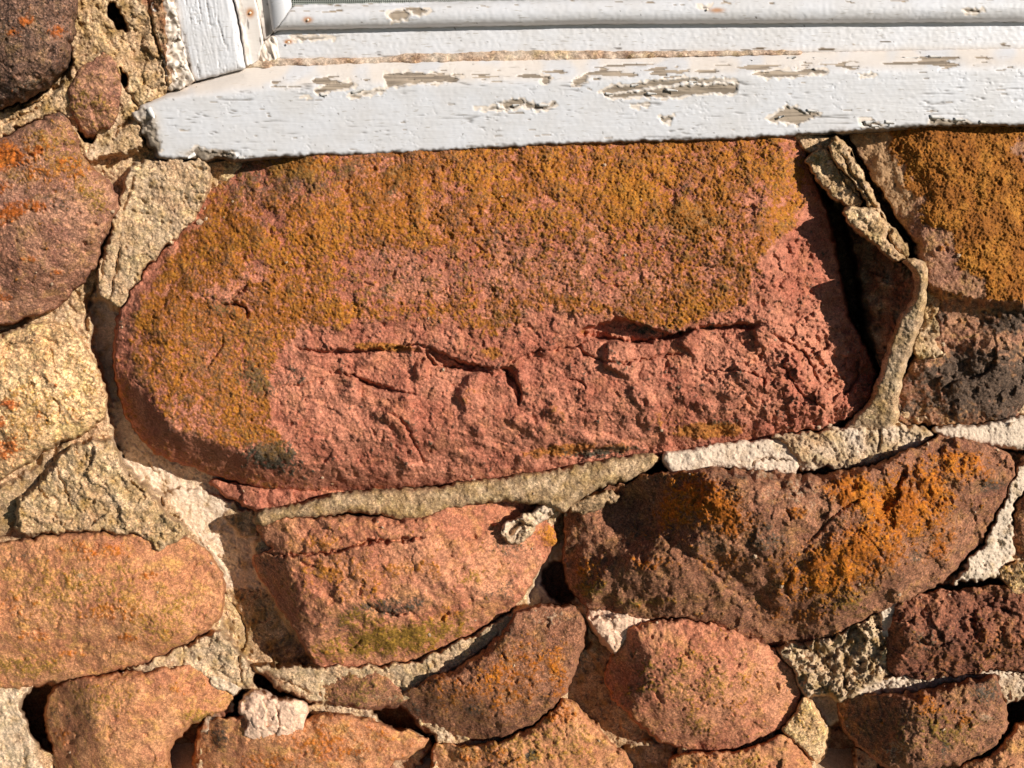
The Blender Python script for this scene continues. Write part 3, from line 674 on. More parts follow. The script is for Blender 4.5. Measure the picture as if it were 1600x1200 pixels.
stone("orange_lichened_block", "block under the sill at the right edge, ochre lichen above and dark grey crust below", TOPR,
      [(1330, 206), (1356, 262), (1386, 312), (1412, 358), (1434, 395), (1432, 440), (1440, 500), (1425, 560), (1404, 610), (1402, 655), (1440, 664), (1500, 664), (1560, 656), (1640, 646), (1790, 640), (1800, 400), (1790, 195), (1450, 186)],
      base=30, H=30, R=46, pw=2.2, lf=4, mf=1.2, gf=.4, lich=0, custom=tr_custom, facets=[(1600, 206, 38, 0, .35), (1600, 640, 66, 0.02, -0.9)],
      bumps=[(1500, 560, 30, 40, -14, -30), (1500, 620, 50, 14, -8), (1560, 560, 60, 50, 6)],
      cracks=[C([(1470, 610), (1500, 590), (1530, 585), (1560, 560)], wd=5, depth=9)])
stone("pale_diamond_stone", "small pale diamond shaped stone between the egg shaped stone and the olive brown one", CREAM,
      [(1258, 1088), (1270, 1104), (1286, 1132), (1290, 1150), (1276, 1188), (1250, 1166), (1224, 1142), (1240, 1118)], base=20, H=14, R=16, side=50, skirt=8, lf=1, mf=1.4, warp=1.6, yellow=[(1250, 1130, 30, 20, .5)], facets=[(1262, 1140, 36, -0.1, -0.25)])
stone("pinkish_white_fragment", "small blocky pinkish white fragment standing proud near the bottom edge, left of centre", CREAM,
      [(382, 1090), (396, 1080), (420, 1086), (440, 1094), (470, 1096), (480, 1108), (474, 1136), (462, 1172), (430, 1164), (396, 1160), (380, 1150), (388, 1130), (374, 1112)],
      base=44, H=10, R=12, side=70, skirt=8, lf=2, mf=1.6, warp=2, chunk=7, pale=[(425, 1125, 90, 80, 1.2)], facets=[(425, 1165, 46, 0.05, -0.5), (400, 1150, 50, .15, -0.4)], cover=False,
      cracks=[C([(430, 1100), (436, 1130), (428, 1150)], wd=1.8, depth=5)])
stone("grey_chip", "grey white angular chip lodged at the upper left of the egg shaped stone", CREAM,
      [(926, 950), (965, 958), (1012, 966), (1000, 984), (975, 1000), (962, 1020), (950, 1008), (936, 990), (918, 965)], base=16, H=8, R=12, side=40, skirt=8, lf=1.5, mf=2, warp=1.6, chunk=6, pale=[(965, 975, 90, 60, 1.2)], cover=False)
stone("olive_flat_stone", "thin olive brown stone sliver embedded in mortar just below the wedge shaped stone", BROWN,
      [(486, 1082), (500, 1062), (545, 1044), (590, 1050), (630, 1076), (648, 1090), (610, 1102), (560, 1104), (510, 1098)], base=28, H=8, R=20, side=40, skirt=8, lf=1.5, mf=1.6, warp=3, yellow=[(560, 1075, 90, 40, .35)], pale=[(600, 1090, 30, 8, .4)])
stone("dark_red_sliver", "thin dark red stone sliver in shadow under the lower left end of the largest block", RED,
      [(330, 752), (380, 758), (440, 764), (540, 768), (640, 766), (560, 782), (470, 796), (410, 804), (392, 792), (352, 772)], base=-14, H=10, R=16, side=30, skirt=8, lf=1.5, mf=2, chunk=7, warp=3, cover=False)

# ------------------------------------------------------------------ the mortar of the wall
wallE = bpy.data.objects.new("mortared_wall", None); COL.objects.link(wallE); wallE.location = (0, 0.05, Z0)
tag(wallE, "cracked sandy lime mortar filling the joints between all the stones", "wall")
w = Win(GX0, GY0, GX1, GY1)
h = 10 + 4 * w.n('n70') + 3.2 * w.n('n30') + 2.0 * w.n('n14') + 1.3 * w.n('n7') + .7 * w.n('n4') + 2.2 * W18[2] - 1.4 * (W6[0] - .45) + .4 * N['nz'] + 1.0 * W6[2] + 2.2 * fbm(X, Y, 22, 3, 781, .6)
pit = ss(.5, .9, w.n('m25') + .5 * w.n('m10')); h -= 4 * pit
gy_ = np.zeros(X.shape); yl = ss(.1, .7, .6 * w.n('n70') + .5 * w.n('m25') + .3 * w.n('n14')) * .35; pl_ = ss(.35, .8, w.n('m60') + .4 * w.n('n14')) * .35; og = np.zeros(X.shape)
def patch(poly, hv, edge=6, warp=5, amp=1.0, pale=None, olive=None, grey=None, tint=None, grad=(0, 0), rough=None):
    global h, gy_, yl, pl_, og
    ww = win_of(poly, 16); s_ = ww.sl
    sd = sdf(ww, poly, warp, fine=3.0)
    k = ss(-edge / 2, edge / 2, sd)
    cx, cy = np.mean([p[0] for p in poly]), np.mean([p[1] for p in poly])
    amp = max(amp, 1.2); rough = min(rough or 1.5, 99)
    tex = (2.5 * ww.n('n70') + 2.0 * ww.n('n30') + .8 * ww.n('n14') + .6 * ww.n('n7') + .5 * ww.n('n4') + .5 * ww.n('nz') - 3 * ss(.5, .9, ww.n('m10') + .5 * ww.n('m25'))) * amp
    if rough: tex = tex + rough * W60[2][s_] + rough * .6 * W18[2][s_] + .1 * rough * W6[2][s_]
    if hv < 0: hv = hv * 2 - 60; grey = .7; pale = 0; tint = .5; rough = 9  # deep holes also get a darker colour, shade painted into the mortar
    elif hv < 22: hv = hv - 42
    t = hv + tex + grad[0] * (ww.X - cx) + grad[1] * (ww.Y - cy)
    h[s_] = h[s_] * (1 - k) + t * k
    if pale is not None: pl_[s_] = pl_[s_] * (1 - k) + k * np.clip(pale + .5 * ww.n('m25') * (pale < 1), 0, 1)
    if olive is not None: yl[s_] = yl[s_] * (1 - k) + k * np.clip(olive * .55 + .6 * ww.n('m25') + .3 * ww.n('n14'), 0, 1)
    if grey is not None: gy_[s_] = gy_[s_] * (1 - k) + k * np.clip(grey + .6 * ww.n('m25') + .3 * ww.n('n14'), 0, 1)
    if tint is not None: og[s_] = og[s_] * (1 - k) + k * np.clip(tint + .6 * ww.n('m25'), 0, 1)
patch([(205, -230), (240, 30), (262, 100), (262, 150), (240, 175), (230, 215), (260, 232), (500, 226), (1000, 208), (1300, 192), (1830, 170), (1830, -230)], -50, 6)
# olive band round the top left boulder
patch([(120, -200), (250, -200), (262, 40), (268, 140), (215, 172), (225, 230), (150, 250), (128, 250), (95, 180), (0, 216), (-100, 230), (-200, 200), (-200, 160), (0, 168), (60, 150), (110, 100)], 42, 10, olive=.55, amp=1.3, rough=3)
patch([(175, -30), (230, -40), (250, 40), (262, 120), (230, 140), (200, 80), (180, 40)], 38, 10, olive=.3, grey=.35, rough=6)
# flush sandy fill between rose boulder and slab
patch([(190, 300), (215, 255), (320, 250), (325, 290), (306, 342), (268, 378), (222, 428), (188, 482), (165, 480), (150, 430), (170, 370)], 48, 6, olive=.3, pale=.2, rough=2.5)
# smooth pale channel left of and below the slab
patch([(140, 470), (186, 486), (184, 530), (200, 590), (222, 640), (270, 690), (350, 728), (410, 770), (425, 812), (398, 850), (396, 880), (420, 930), (400, 935), (350, 925), (345, 885), (300, 830), (262, 775), (212, 745), (182, 695), (168, 620), (150, 555)], 0, 9, amp=1.2, rough=3, pale=.97, olive=0)
patch([(345, 925), (420, 925), (450, 975), (492, 1040), (440, 1046), (390, 1036), (350, 985)], 3, 10, amp=1.4, pale=.1, olive=.3, grey=.4, rough=4)
patch([(262, 770), (300, 766), (352, 775), (372, 800), (350, 825), (318, 850), (290, 815)], 17, 6, pale=.95, rough=2)
patch([(355, 800), (400, 792), (424, 806), (420, 830), (385, 838), (360, 822)], 20, 6, pale=.2, grey=.5, rough=5)
patch([(240, 690), (350, 722), (520, 758), (720, 742), (820, 728), (860, 735), (800, 752), (640, 772), (520, 790), (420, 806), (330, 770), (270, 740)], 0, 8, pale=.6, rough=3)
# lump of crumbly pale mortar
patch([(22, 795), (70, 730), (120, 695), (178, 688), (196, 735), (240, 772), (262, 800), (292, 832), (250, 862), (214, 838), (130, 832), (40, 835)], 62, 9, amp=1.5, olive=.6, pale=.05, rough=8)
patch([(0, 760), (60, 722), (110, 690), (80, 730), (30, 790), (0, 840), (-200, 850), (-200, 770)], 26, 8, olive=.3, grey=.5, rough=2)
# below the salmon boulder
patch([(195, 1048), (290, 1010), (345, 985), (380, 1030), (400, 1060), (360, 1082), (300, 1052)], 46, 8, amp=1.5, olive=.5, pale=.3, rough=5)
patch([(-200, 1085), (40, 1070), (50, 1120), (60, 1180), (80, 1300), (-200, 1300)], 28, 10, amp=1.4, olive=.3, pale=.55, rough=5)
patch([(38, 1084), (64, 1070), (98, 1064), (96, 1090), (84, 1150), (100, 1176), (76, 1172), (52, 1150), (38, 1120)], -36, 10)
patch([(265, 1175), (300, 1134), (352, 1100), (372, 1080), (384, 1090), (376, 1130), (330, 1136), (312, 1160), (300, 1300), (262, 1300)], -30, 8)
patch([(330, 1108), (366, 1092), (368, 1104), (338, 1136), (312, 1150), (318, 1128)], 26, 5, pale=1)
patch([(395, 1058), (420, 1050), (470, 1085), (500, 1100), (470, 1100), (420, 1085)], -8, 6)
# mortar under the wedge stone
patch([(400, 1040), (500, 1040), (640, 1034), (760, 980), (830, 940), (822, 965), (775, 1010), (740, 1042), (650, 1092), (560, 1108), (480, 1096), (420, 1066)], 42, 8, amp=1.2, olive=.4, pale=.25, rough=3)
patch([(470, 1098), (560, 1104), (612, 1104), (640, 1135), (560, 1135), (500, 1120)], 22, 6, amp=1.6, pale=.4, olive=.3, rough=4)
patch([(575, 1104), (622, 1098), (650, 1126), (672, 1148), (640, 1142), (600, 1130)], -10, 6)
patch([(606, 1180), (668, 1150), (684, 1160), (672, 1200), (640, 1300), (590, 1300)], -14, 8, pale=.3)
patch([(600, 1200), (640, 1166), (668, 1152), (676, 1165), (650, 1195), (630, 1230), (590, 1230)], 12, 6, pale=.5)
# between wedge and big boulder
patch([(826, 935), (866, 850), (884, 860), (890, 910), (905, 940), (870, 948), (835, 950)], 4, 7, pale=1)
patch([(858, 880), (884, 876), (898, 925), (888, 942), (862, 930), (850, 912)], -26, 6, grey=.5)
patch([(862, 830), (900, 775), (925, 752), (890, 790), (886, 850), (880, 880), (866, 870)], 14, 8, olive=.3, grey=.3)
patch([(885, 1092), (905, 1010), (915, 970), (950, 1012), (960, 1000), (955, 1050), (975, 1106), (1010, 1140), (1062, 1172), (1050, 1200), (985, 1198), (940, 1146), (914, 1116)], 0, 8, pale=.1, olive=0, grey=.5, rough=5)  # greyed so the colour carries the shade beside the egg shaped stone
patch([(912, 965), (928, 990), (955, 1015), (958, 1030), (945, 1060), (925, 1020)], 20, 6, olive=.2, rough=4)
patch([(975, 1166), (1040, 1160), (1056, 1180), (1048, 1240), (990, 1240)], 10, 6, pale=.35, rough=3)
# right side
patch([(1210, 1014), (1290, 994), (1360, 962), (1384, 960), (1386, 1050), (1340, 1090), (1262, 1088), (1236, 1044)], 40, 9, amp=2, pale=.4, olive=.45, grey=.25, rough=20)
patch([(1222, 1145), (1252, 1090), (1236, 1118), (1212, 1146), (1240, 1175), (1262, 1200), (1250, 1160)], -16, 5)
patch([(1376, 945), (1408, 934), (1412, 950), (1402, 985), (1392, 1000), (1378, 985)], 44, 5, pale=1, warp=2, amp=.7)
patch([(1268, 1088), (1308, 1092), (1318, 1130), (1296, 1142), (1284, 1120)], 8, 6, pale=.95)
patch([(1292, 1140), (1320, 1130), (1352, 1176), (1390, 1200), (1384, 1300), (1270, 1300), (1280, 1190)], -24, 7, pale=.2)
patch([(1335, 1170), (1362, 1180), (1376, 1200), (1362, 1260), (1335, 1240)], 12, 6, pale=.5, rough=4)
patch([(1340, 1084), (1388, 1058), (1470, 1056), (1546, 1048), (1590, 1050), (1590, 1062), (1540, 1060), (1470, 1070), (1420, 1084)], 30, 6, pale=.9, amp=1.4, rough=5)
patch([(1560, 1050), (1600, 1050), (1700, 1060), (1700, 1100), (1576, 1098)], 28, 6, pale=.6, rough=4)
patch([(1574, 1100), (1640, 1096), (1700, 1110), (1700, 1130), (1600, 1130), (1576, 1150), (1560, 1166)], -16, 8)
# white streak right of the big boulder
patch([(1600, 706), (1584, 736), (1562, 796), (1526, 862), (1484, 910), (1470, 926), (1540, 918), (1566, 895), (1586, 860), (1582, 800), (1600, 770), (1640, 740), (1650, 706)], 46, 8, pale=1, olive=0, grad=(-.1, 0))
patch([(1400, 925), (1470, 912), (1560, 905), (1566, 918), (1500, 930), (1420, 940)], 20, 6, pale=.4, grey=.3, rough=3)
# the open joint at the slab's right end, its shade also put into the mortar colour
patch([(1232, 205), (1335, 205), (1366, 290), (1416, 362), (1440, 405), (1442, 470), (1440, 540), (1410, 610), (1380, 680), (1310, 690), (1320, 640), (1300, 560), (1280, 440), (1262, 300)], 6, 10, pale=0, olive=.2, grey=.9, rough=4, amp=1.4)
patch([(1285, 300), (1310, 330), (1335, 345), (1345, 380), (1342, 430), (1345, 480), (1350, 540), (1374, 590), (1350, 660), (1318, 620), (1290, 500), (1278, 400)], -60, 14)
patch([(1318, 325), (1350, 335), (1400, 400), (1440, 430), (1440, 500), (1410, 580), (1385, 600), (1366, 560), (1352, 480), (1330, 400)], 26, 14, pale=0, grey=.6, grad=(1.0, .1), rough=14, tint=.6)
# joints under the block on the right
patch([(1402, 652), (1450, 664), (1560, 656), (1800, 640), (1800, 706), (1600, 708), (1480, 684), (1440, 690)], 20, 7, pale=1, olive=0, amp=.6)
patch([(1448, 664), (1472, 668), (1480, 684), (1462, 684), (1448, 674)], -18, 4)
patch([(1010, 722), (1040, 722), (1050, 742), (1006, 748)], -22, 5)
patch([(180, 5), (192, 28), (200, 46), (182, 42), (168, 22), (170, 8)], -10, 6)
patch([(124, 200), (150, 210), (140, 222), (126, 220)], 8, 4)
patch([(190, 110), (200, 122), (196, 135), (188, 122)], 14, 5)
patch([(-60, 500), (0, 510), (46, 497), (30, 512), (0, 522), (-60, 530)], 6, 6)
for pts, k in [([(172, 340), (166, 370), (162, 400), (158, 440)], dict(wd=2.4, depth=8)), ([(150, 440), (140, 465), (134, 490), (140, 520)], dict(wd=4, depth=20)),
               ([(190, 330), (200, 310), (206, 290), (208, 270)], dict(wd=2.2, depth=7)), ([(190, 380), (182, 420), (174, 450), (172, 490)], dict(wd=2.2, depth=8)),
               ([(136, 270), (160, 295), (184, 315), (192, 325)], dict(wd=2.6, depth=8)), ([(120, 530), (140, 570), (152, 610), (170, 640)], dict(wd=3, depth=10)),
               ([(140, 520), (150, 560), (166, 610), (172, 650)], dict(wd=2.2, depth=7)), ([(180, 690), (196, 730), (212, 760), (228, 772)], dict(wd=4, depth=12)),
               ([(248, 770), (258, 795), (278, 812), (294, 828), (312, 846)], dict(wd=3.2, depth=12)), ([(310, 842), (330, 866), (346, 900), (352, 935)], dict(wd=3, depth=10)),
               ([(352, 935), (376, 960), (384, 1000), (374, 1030), (378, 1070)], dict(wd=2.6, depth=8)), ([(356, 920), (390, 922), (410, 920)], dict(wd=1.6, depth=4)),
               ([(232, 0), (240, 50), (256, 100), (262, 140)], dict(wd=3, depth=12)), ([(176, 100), (190, 130), (204, 150), (216, 172)], dict(wd=3, depth=8)),
               ([(210, 185), (186, 200), (178, 215)], dict(wd=4, depth=12)), ([(0, 175), (60, 160), (100, 125)], dict(wd=3, depth=10)), ([(0, 196), (60, 168), (108, 120)], dict(wd=2.4, depth=6)),
               ([(80, 780), (60, 765), (62, 745)], dict(wd=3, depth=8)), ([(90, 690), (84, 720), (100, 760), (112, 800)], dict(wd=2.5, depth=6)),
               ([(1232, 1040), (1240, 1070), (1246, 1090)], dict(wd=4, depth=16)), ([(1205, 1012), (1222, 1030), (1236, 1050)], dict(wd=4, depth=14)),
               ([(640, 1090), (700, 1052), (760, 1010), (782, 985)], dict(wd=2.4, depth=8)), ([(400, 1060), (440, 1062), (490, 1085)], dict(wd=2.4, depth=8)),
               ([(1580, 712), (1596, 716), (1600, 730)], dict(wd=3, depth=7)), ([(1540, 820), (1530, 850), (1518, 866)], dict(wd=3, depth=6))]:
    crack(w, h, pts, **k)
keep = ~COVER
HM = np.maximum(HM, h)
# surface: a broad backing wall carries on beyond the traced stones
mk = masks4(X.shape, og, gy_, yl, pl_)
mo_ = grid_obj("joint_mortar", w, h, keep, mk, MORTAR, parent=wallE)

def smear(name, label, poly, base, H=8, R=12, pw=2.0, warp=2.4, rough=2.0, skirt=4, side=60, crumb=1.0, amp=1.0, pale=0, olive=0, grey=0, grad=(0, 0), custom=None, cracks=(), facets=()):
    w = win_of(poly, 24); sd = sdf(w, poly, warp * (.9 + .7 * crumb), fine=1.2 + 1.6 * crumb)
    R *= .6; rough *= 1.4 * crumb; t = np.clip(sd / R, 0, 1)
    cx, cy = np.mean([p[0] for p in poly]), np.mean([p[1] for p in poly])
    h = base + H * (1 - (1 - t) ** pw) ** (1 / pw) + grad[0] * (w.X - cx) + grad[1] * (w.Y - cy)
    h += amp * (2.0 * w.n('n70') + 1.6 * w.n('n30') + 1.2 * w.n('n14') + .8 * w.n('n7') + .5 * w.n('n4') - 1.2 * (W6[0][w.sl] - .45) + .5 * w.n('nz') + 1.2 * W6[2][w.sl] + 1.6 * crumb * fbm(w.X, w.Y, 15, 3, 791, .65)) + rough * (W60[2][w.sl] + .6 * W18[2][w.sl])
    for (x, y, hv, ggx, ggy) in facets: h = np.minimum(h, hv + ggx * (w.X - x) + ggy * (w.Y - y) + 1.5 * w.n('n14'))
    for c in cracks: crack(w, h, *c[:1], **c[1])
    if custom is not None: h = custom(w, sd, h)
    h = np.where(sd < 0, h - side * ss(0, skirt, -sd), h)
    v = lambda k, s_: np.clip(k + .55 * w.n(s_) + .3 * w.n('n14'), 0, 1) * (k > 0) if k < 1 else np.ones(w.X.shape)
    HM[w.sl] = np.maximum(HM[w.sl], np.where(sd > 0, h, -90))
    mk = masks4(w.X.shape, None, v(grey, 'm25'), v(olive * .6, 'n30'), v(pale, 'm60'))
    o = grid_obj(name, w, h, sd > -skirt, mk, MORTAR, parent=wallE, back=-20)
    if label: o['label'] = label
    return o
smear("mortar_fin", "thin curved fin of mortar standing proud at the right end of the largest block",
      [(1412, 408), (1430, 404), (1446, 412), (1449, 440), (1443, 490), (1430, 530), (1414, 575), (1404, 620), (1400, 664), (1372, 678), (1340, 676), (1316, 672), (1336, 650), (1358, 622), (1374, 588), (1386, 545), (1400, 508), (1420, 474), (1430, 448), (1426, 426)],
      76, 16, 14, pw=1.6, rough=1, olive=.35, grey=.3, pale=.1, side=120, crumb=.3, grad=(.15, -.27), amp=.6)
smear("mortar_flake", None, [(1262, 246), (1282, 236), (1302, 242), (1316, 268), (1338, 298), (1348, 322), (1330, 328), (1306, 312), (1284, 290), (1268, 268)], 52, 8, 8, rough=3, olive=.3, grey=.2, side=70, cracks=[C([(1300, 248), (1322, 285), (1346, 315)], wd=2, depth=6)])
smear("mortar_flake", None, [(1318, 330), (1345, 326), (1366, 330), (1386, 350), (1386, 374), (1412, 402), (1400, 408), (1374, 388), (1350, 368), (1330, 350)], 78, 8, 8, rough=3, olive=.3, side=70)
smear("mortar_flake", None, [(1296, 236), (1306, 216), (1318, 226), (1338, 258), (1360, 298), (1386, 345), (1416, 384), (1418, 402), (1404, 396), (1380, 356), (1350, 310), (1324, 276)], 66, 6, 8, rough=5, olive=.3, grey=.3, side=60, cracks=[C([(1310, 236), (1340, 285), (1372, 330), (1392, 358)], wd=2.6, depth=8)])
smear("mortar_flake", None, [(1240, 212), (1262, 210), (1302, 214), (1312, 222), (1296, 236), (1268, 240), (1250, 228)], 36, 5, 8, rough=3, olive=.3, side=50)
smear("mortar_smear", "crust of mortar on the dark face of the block at the right edge, beside the fin",
      [(1428, 386), (1442, 392), (1462, 412), (1474, 448), (1510, 456), (1518, 472), (1500, 488), (1474, 500), (1462, 540), (1476, 552), (1456, 558), (1426, 552), (1440, 500), (1450, 440), (1436, 404)], 42, 5, 8, rough=4, olive=.3, grey=.35, side=40)
smear("mortar_ledge", "long grey olive ledge of mortar running under the left half of the largest block",
      [(398, 812), (410, 798), (460, 788), (560, 768), (660, 764), (740, 752), (840, 738), (930, 722), (1010, 708), (1030, 714), (1022, 728), (985, 748), (930, 764), (900, 782), (880, 800), (850, 790), (800, 782), (735, 788), (690, 802), (640, 812), (560, 800), (500, 806), (440, 812), (410, 822)],
      52, 12, 16, pw=1.8, rough=2, olive=.3, grey=.55, side=70, crumb=.35, grad=(.02, .3), amp=.7)
smear("mortar_ledge", "smooth whitish ledge of mortar under the right half of the largest block",
      [(1036, 706), (1060, 704), (1120, 694), (1190, 686), (1232, 690), (1246, 706), (1250, 726), (1236, 742), (1180, 736), (1130, 730), (1090, 736), (1056, 744), (1042, 728)], 46, 10, 14, rough=1.5, pale=.97, side=60, crumb=.35, grad=(0, .25), amp=.7, cracks=[C([(1170, 726), (1200, 716), (1240, 720)], wd=2, depth=6)])
smear("mortar_ledge", "crumbly tan ledge of mortar above the big spattered boulder",
      [(1206, 682), (1262, 676), (1330, 668), (1402, 664), (1448, 672), (1456, 684), (1430, 700), (1390, 716), (1350, 728), (1310, 734), (1290, 728), (1258, 734), (1240, 716), (1228, 694)], 50, 9, 14, rough=4, pale=.5, olive=.3, side=60, crumb=.7, grad=(0, .15), cracks=[C([(1372, 668), (1376, 690), (1370, 705)], wd=2.4, depth=7)])
smear("mortar_ledge", "white swept ledge of mortar under the dark foot of the block at the right edge",
      [(1458, 672), (1478, 668), (1530, 664), (1600, 652), (1790, 640), (1800, 696), (1600, 700), (1548, 696), (1500, 688), (1472, 684)], 34, 8, 12, rough=1, pale=1, side=40, crumb=.2, grad=(0, .2), amp=.6)
smear("mortar_flake", None, [(786, 836), (790, 816), (812, 808), (836, 796), (858, 786), (872, 790), (858, 804), (836, 822), (820, 846), (806, 850)], 58, 6, 6, rough=5, pale=.3, side=50, crumb=1.3, grad=(0, .2), cracks=[C([(796, 838), (806, 822), (818, 816)], wd=4, depth=14)])
smear("mortar_flake", None, [(888, 790), (912, 776), (950, 768), (968, 776), (940, 792), (905, 802)], 46, 5, 8, rough=2, grey=.9, side=40)
smear("mortar_flake", None, [(330, 1056), (346, 1062), (372, 1072), (368, 1086), (350, 1078), (334, 1074)], 44, 4, 6, rough=3, pale=.7, side=40)

# loose grit and crumbs of lime caught on the wall, each a small irregular lump
def crumbs(name, n, mat, seed, rmin, rmax, spots=None):
    rr = random.Random(seed); V = []; Fc = []
    ico = [(0, 0, 1), (.89, 0, .45), (.28, .85, .45), (-.72, .53, .45), (-.72, -.53, .45), (.28, -.85, .45), (.72, .53, -.45), (-.28, .85, -.45), (-.89, 0, -.45), (-.28, -.85, -.45), (.72, -.53, -.45), (0, 0, -1)]
    fi = [(0, 1, 2), (0, 2, 3), (0, 3, 4), (0, 4, 5), (0, 5, 1), (1, 6, 2), (2, 7, 3), (3, 8, 4), (4, 9, 5), (5, 10, 1), (6, 7, 2), (7, 8, 3), (8, 9, 4), (9, 10, 5), (10, 6, 1), (11, 7, 6), (11, 8, 7), (11, 9, 8), (11, 10, 9), (11, 6, 10)]
    pts = list(spots) if spots else []
    while len(pts) < n:
        x_, y_ = rr.uniform(0, 1600), rr.uniform(250, 1200)
        i_, j_ = int((x_ - GX0) / STEP), int((y_ - GY0) / STEP)
        # crumbs lodge where the surface drops away: beside stones
        z = HM[j_ - 5:j_ + 6, i_ - 5:i_ + 6]
        if z.max() - z.min() > 16 or rr.random() < .06: pts.append((x_, y_, rr.uniform(rmin, rmax) * rr.uniform(.5, 1)))
    for (x_, y_, r_) in pts:
        hh = HM[int((y_ - GY0) / STEP), int((x_ - GX0) / STEP)]
        k = len(V); a = rr.random() * 6.28; e = rr.uniform(.5, 1)
        for (u, v_, q) in ico:
            s_ = r_ * rr.uniform(.7, 1.25)
            V.append(wpos(x_ + s_ * (u * math.cos(a) - e * v_ * math.sin(a)), y_ + s_ * (u * math.sin(a) + e * v_ * math.cos(a)), hh + s_ * .7 * q + r_ * .2))
        Fc += [(k + p, k + q_, k + t_)[::-1] for (p, q_, t_) in fi]
    o = mesh_obj(name, V, Fc, mat, wallE); o['kind'] = 'stuff'
CR = rock_mat("crumb_lime", (206, 188, 160), (224, 210, 188), (140, 116, 88), grain=.3)
crumbs("lime_crumbs", 130, CR, 3, 1.6, 5.0, [(945, 258, 4), (312, 348, 6), (322, 342, 4), (176, 331, 4), (182, 338, 5), (1498, 399, 4), (1297, 254, 6), (1474, 538, 4), (1352, 292, 5), (344, 868, 5), (358, 872, 3), (1474, 1140, 4), (803, 1040, 3), (1180, 870, 4), (1343, 913, 3), (1259, 920, 3), (1310, 660, 6), (1296, 664, 5), (1320, 664, 4), (1302, 670, 5), (1280, 668, 4), (330, 880, 3)])

# backing wall beyond the traced patch, so the wall carries on
def backing():
    rx = np.linspace(-3600, 5200, 176); ry = np.linspace(-1900, 2900, 96)
    BX, BY = np.meshgrid(rx, ry)
    f1, f2, _ = worley(BX * .8 + 40 * fbm(BX, BY, 300, 2, 3), BY * 1.3, 330, 21)
    k = np.maximum(np.maximum(GX0 + 60 - BX, BX - GX1 + 60), np.maximum(GY0 + 60 - BY, BY - GY1 + 60))
    hh = np.where(k > 0, 10 + 60 * ss(.02, .3, f2 - f1) + 8 * fbm(BX, BY, 120, 2, 9), -300)
    P = wpos(BX * 0 + 800, BY * 0 + 600, 0)
    V = np.stack([(BX - 800) * S, -hh * S, Z0 - (BY - 600) * S * 1.0], -1)
    V[..., 2] = np.maximum(V[..., 2], 0.0)
    V = V.reshape(-1, 3); n = BX.shape[1]
    fc = [(j * n + i, (j + 1) * n + i, (j + 1) * n + i + 1, j * n + i + 1) for j in range(BX.shape[0] - 1) for i in range(n - 1)]
    o = mesh_obj("wall_backing", V, fc, ROSE, wallE, True)
backing()
# ground in front of the wall
gm = bpy.data.materials.new("ground"); gm.use_nodes = True
gn = gm.node_tree; gb = gn.nodes["Principled BSDF"]; gb.inputs["Roughness"].default_value = 1
nz = gn.nodes.new("ShaderNodeTexNoise"); nz.inputs["Scale"].default_value = 30; nz.inputs["Detail"].default_value = 6
cr = gn.nodes.new("ShaderNodeValToRGB"); cr.color_ramp.elements[0].color = (.03, .045, .015, 1); cr.color_ramp.elements[1].color = (.07, .09, .035, 1)
gn.links.new(nz.outputs[0], cr.inputs[0]); gn.links.new(cr.outputs[0], gb.inputs["Base Color"])
go = mesh_obj("ground", [(-60, .5, 0), (60, .5, 0), (60, -80, 0), (-60, -80, 0)], [(3, 2, 1, 0)], gm); go['kind'] = 'structure'

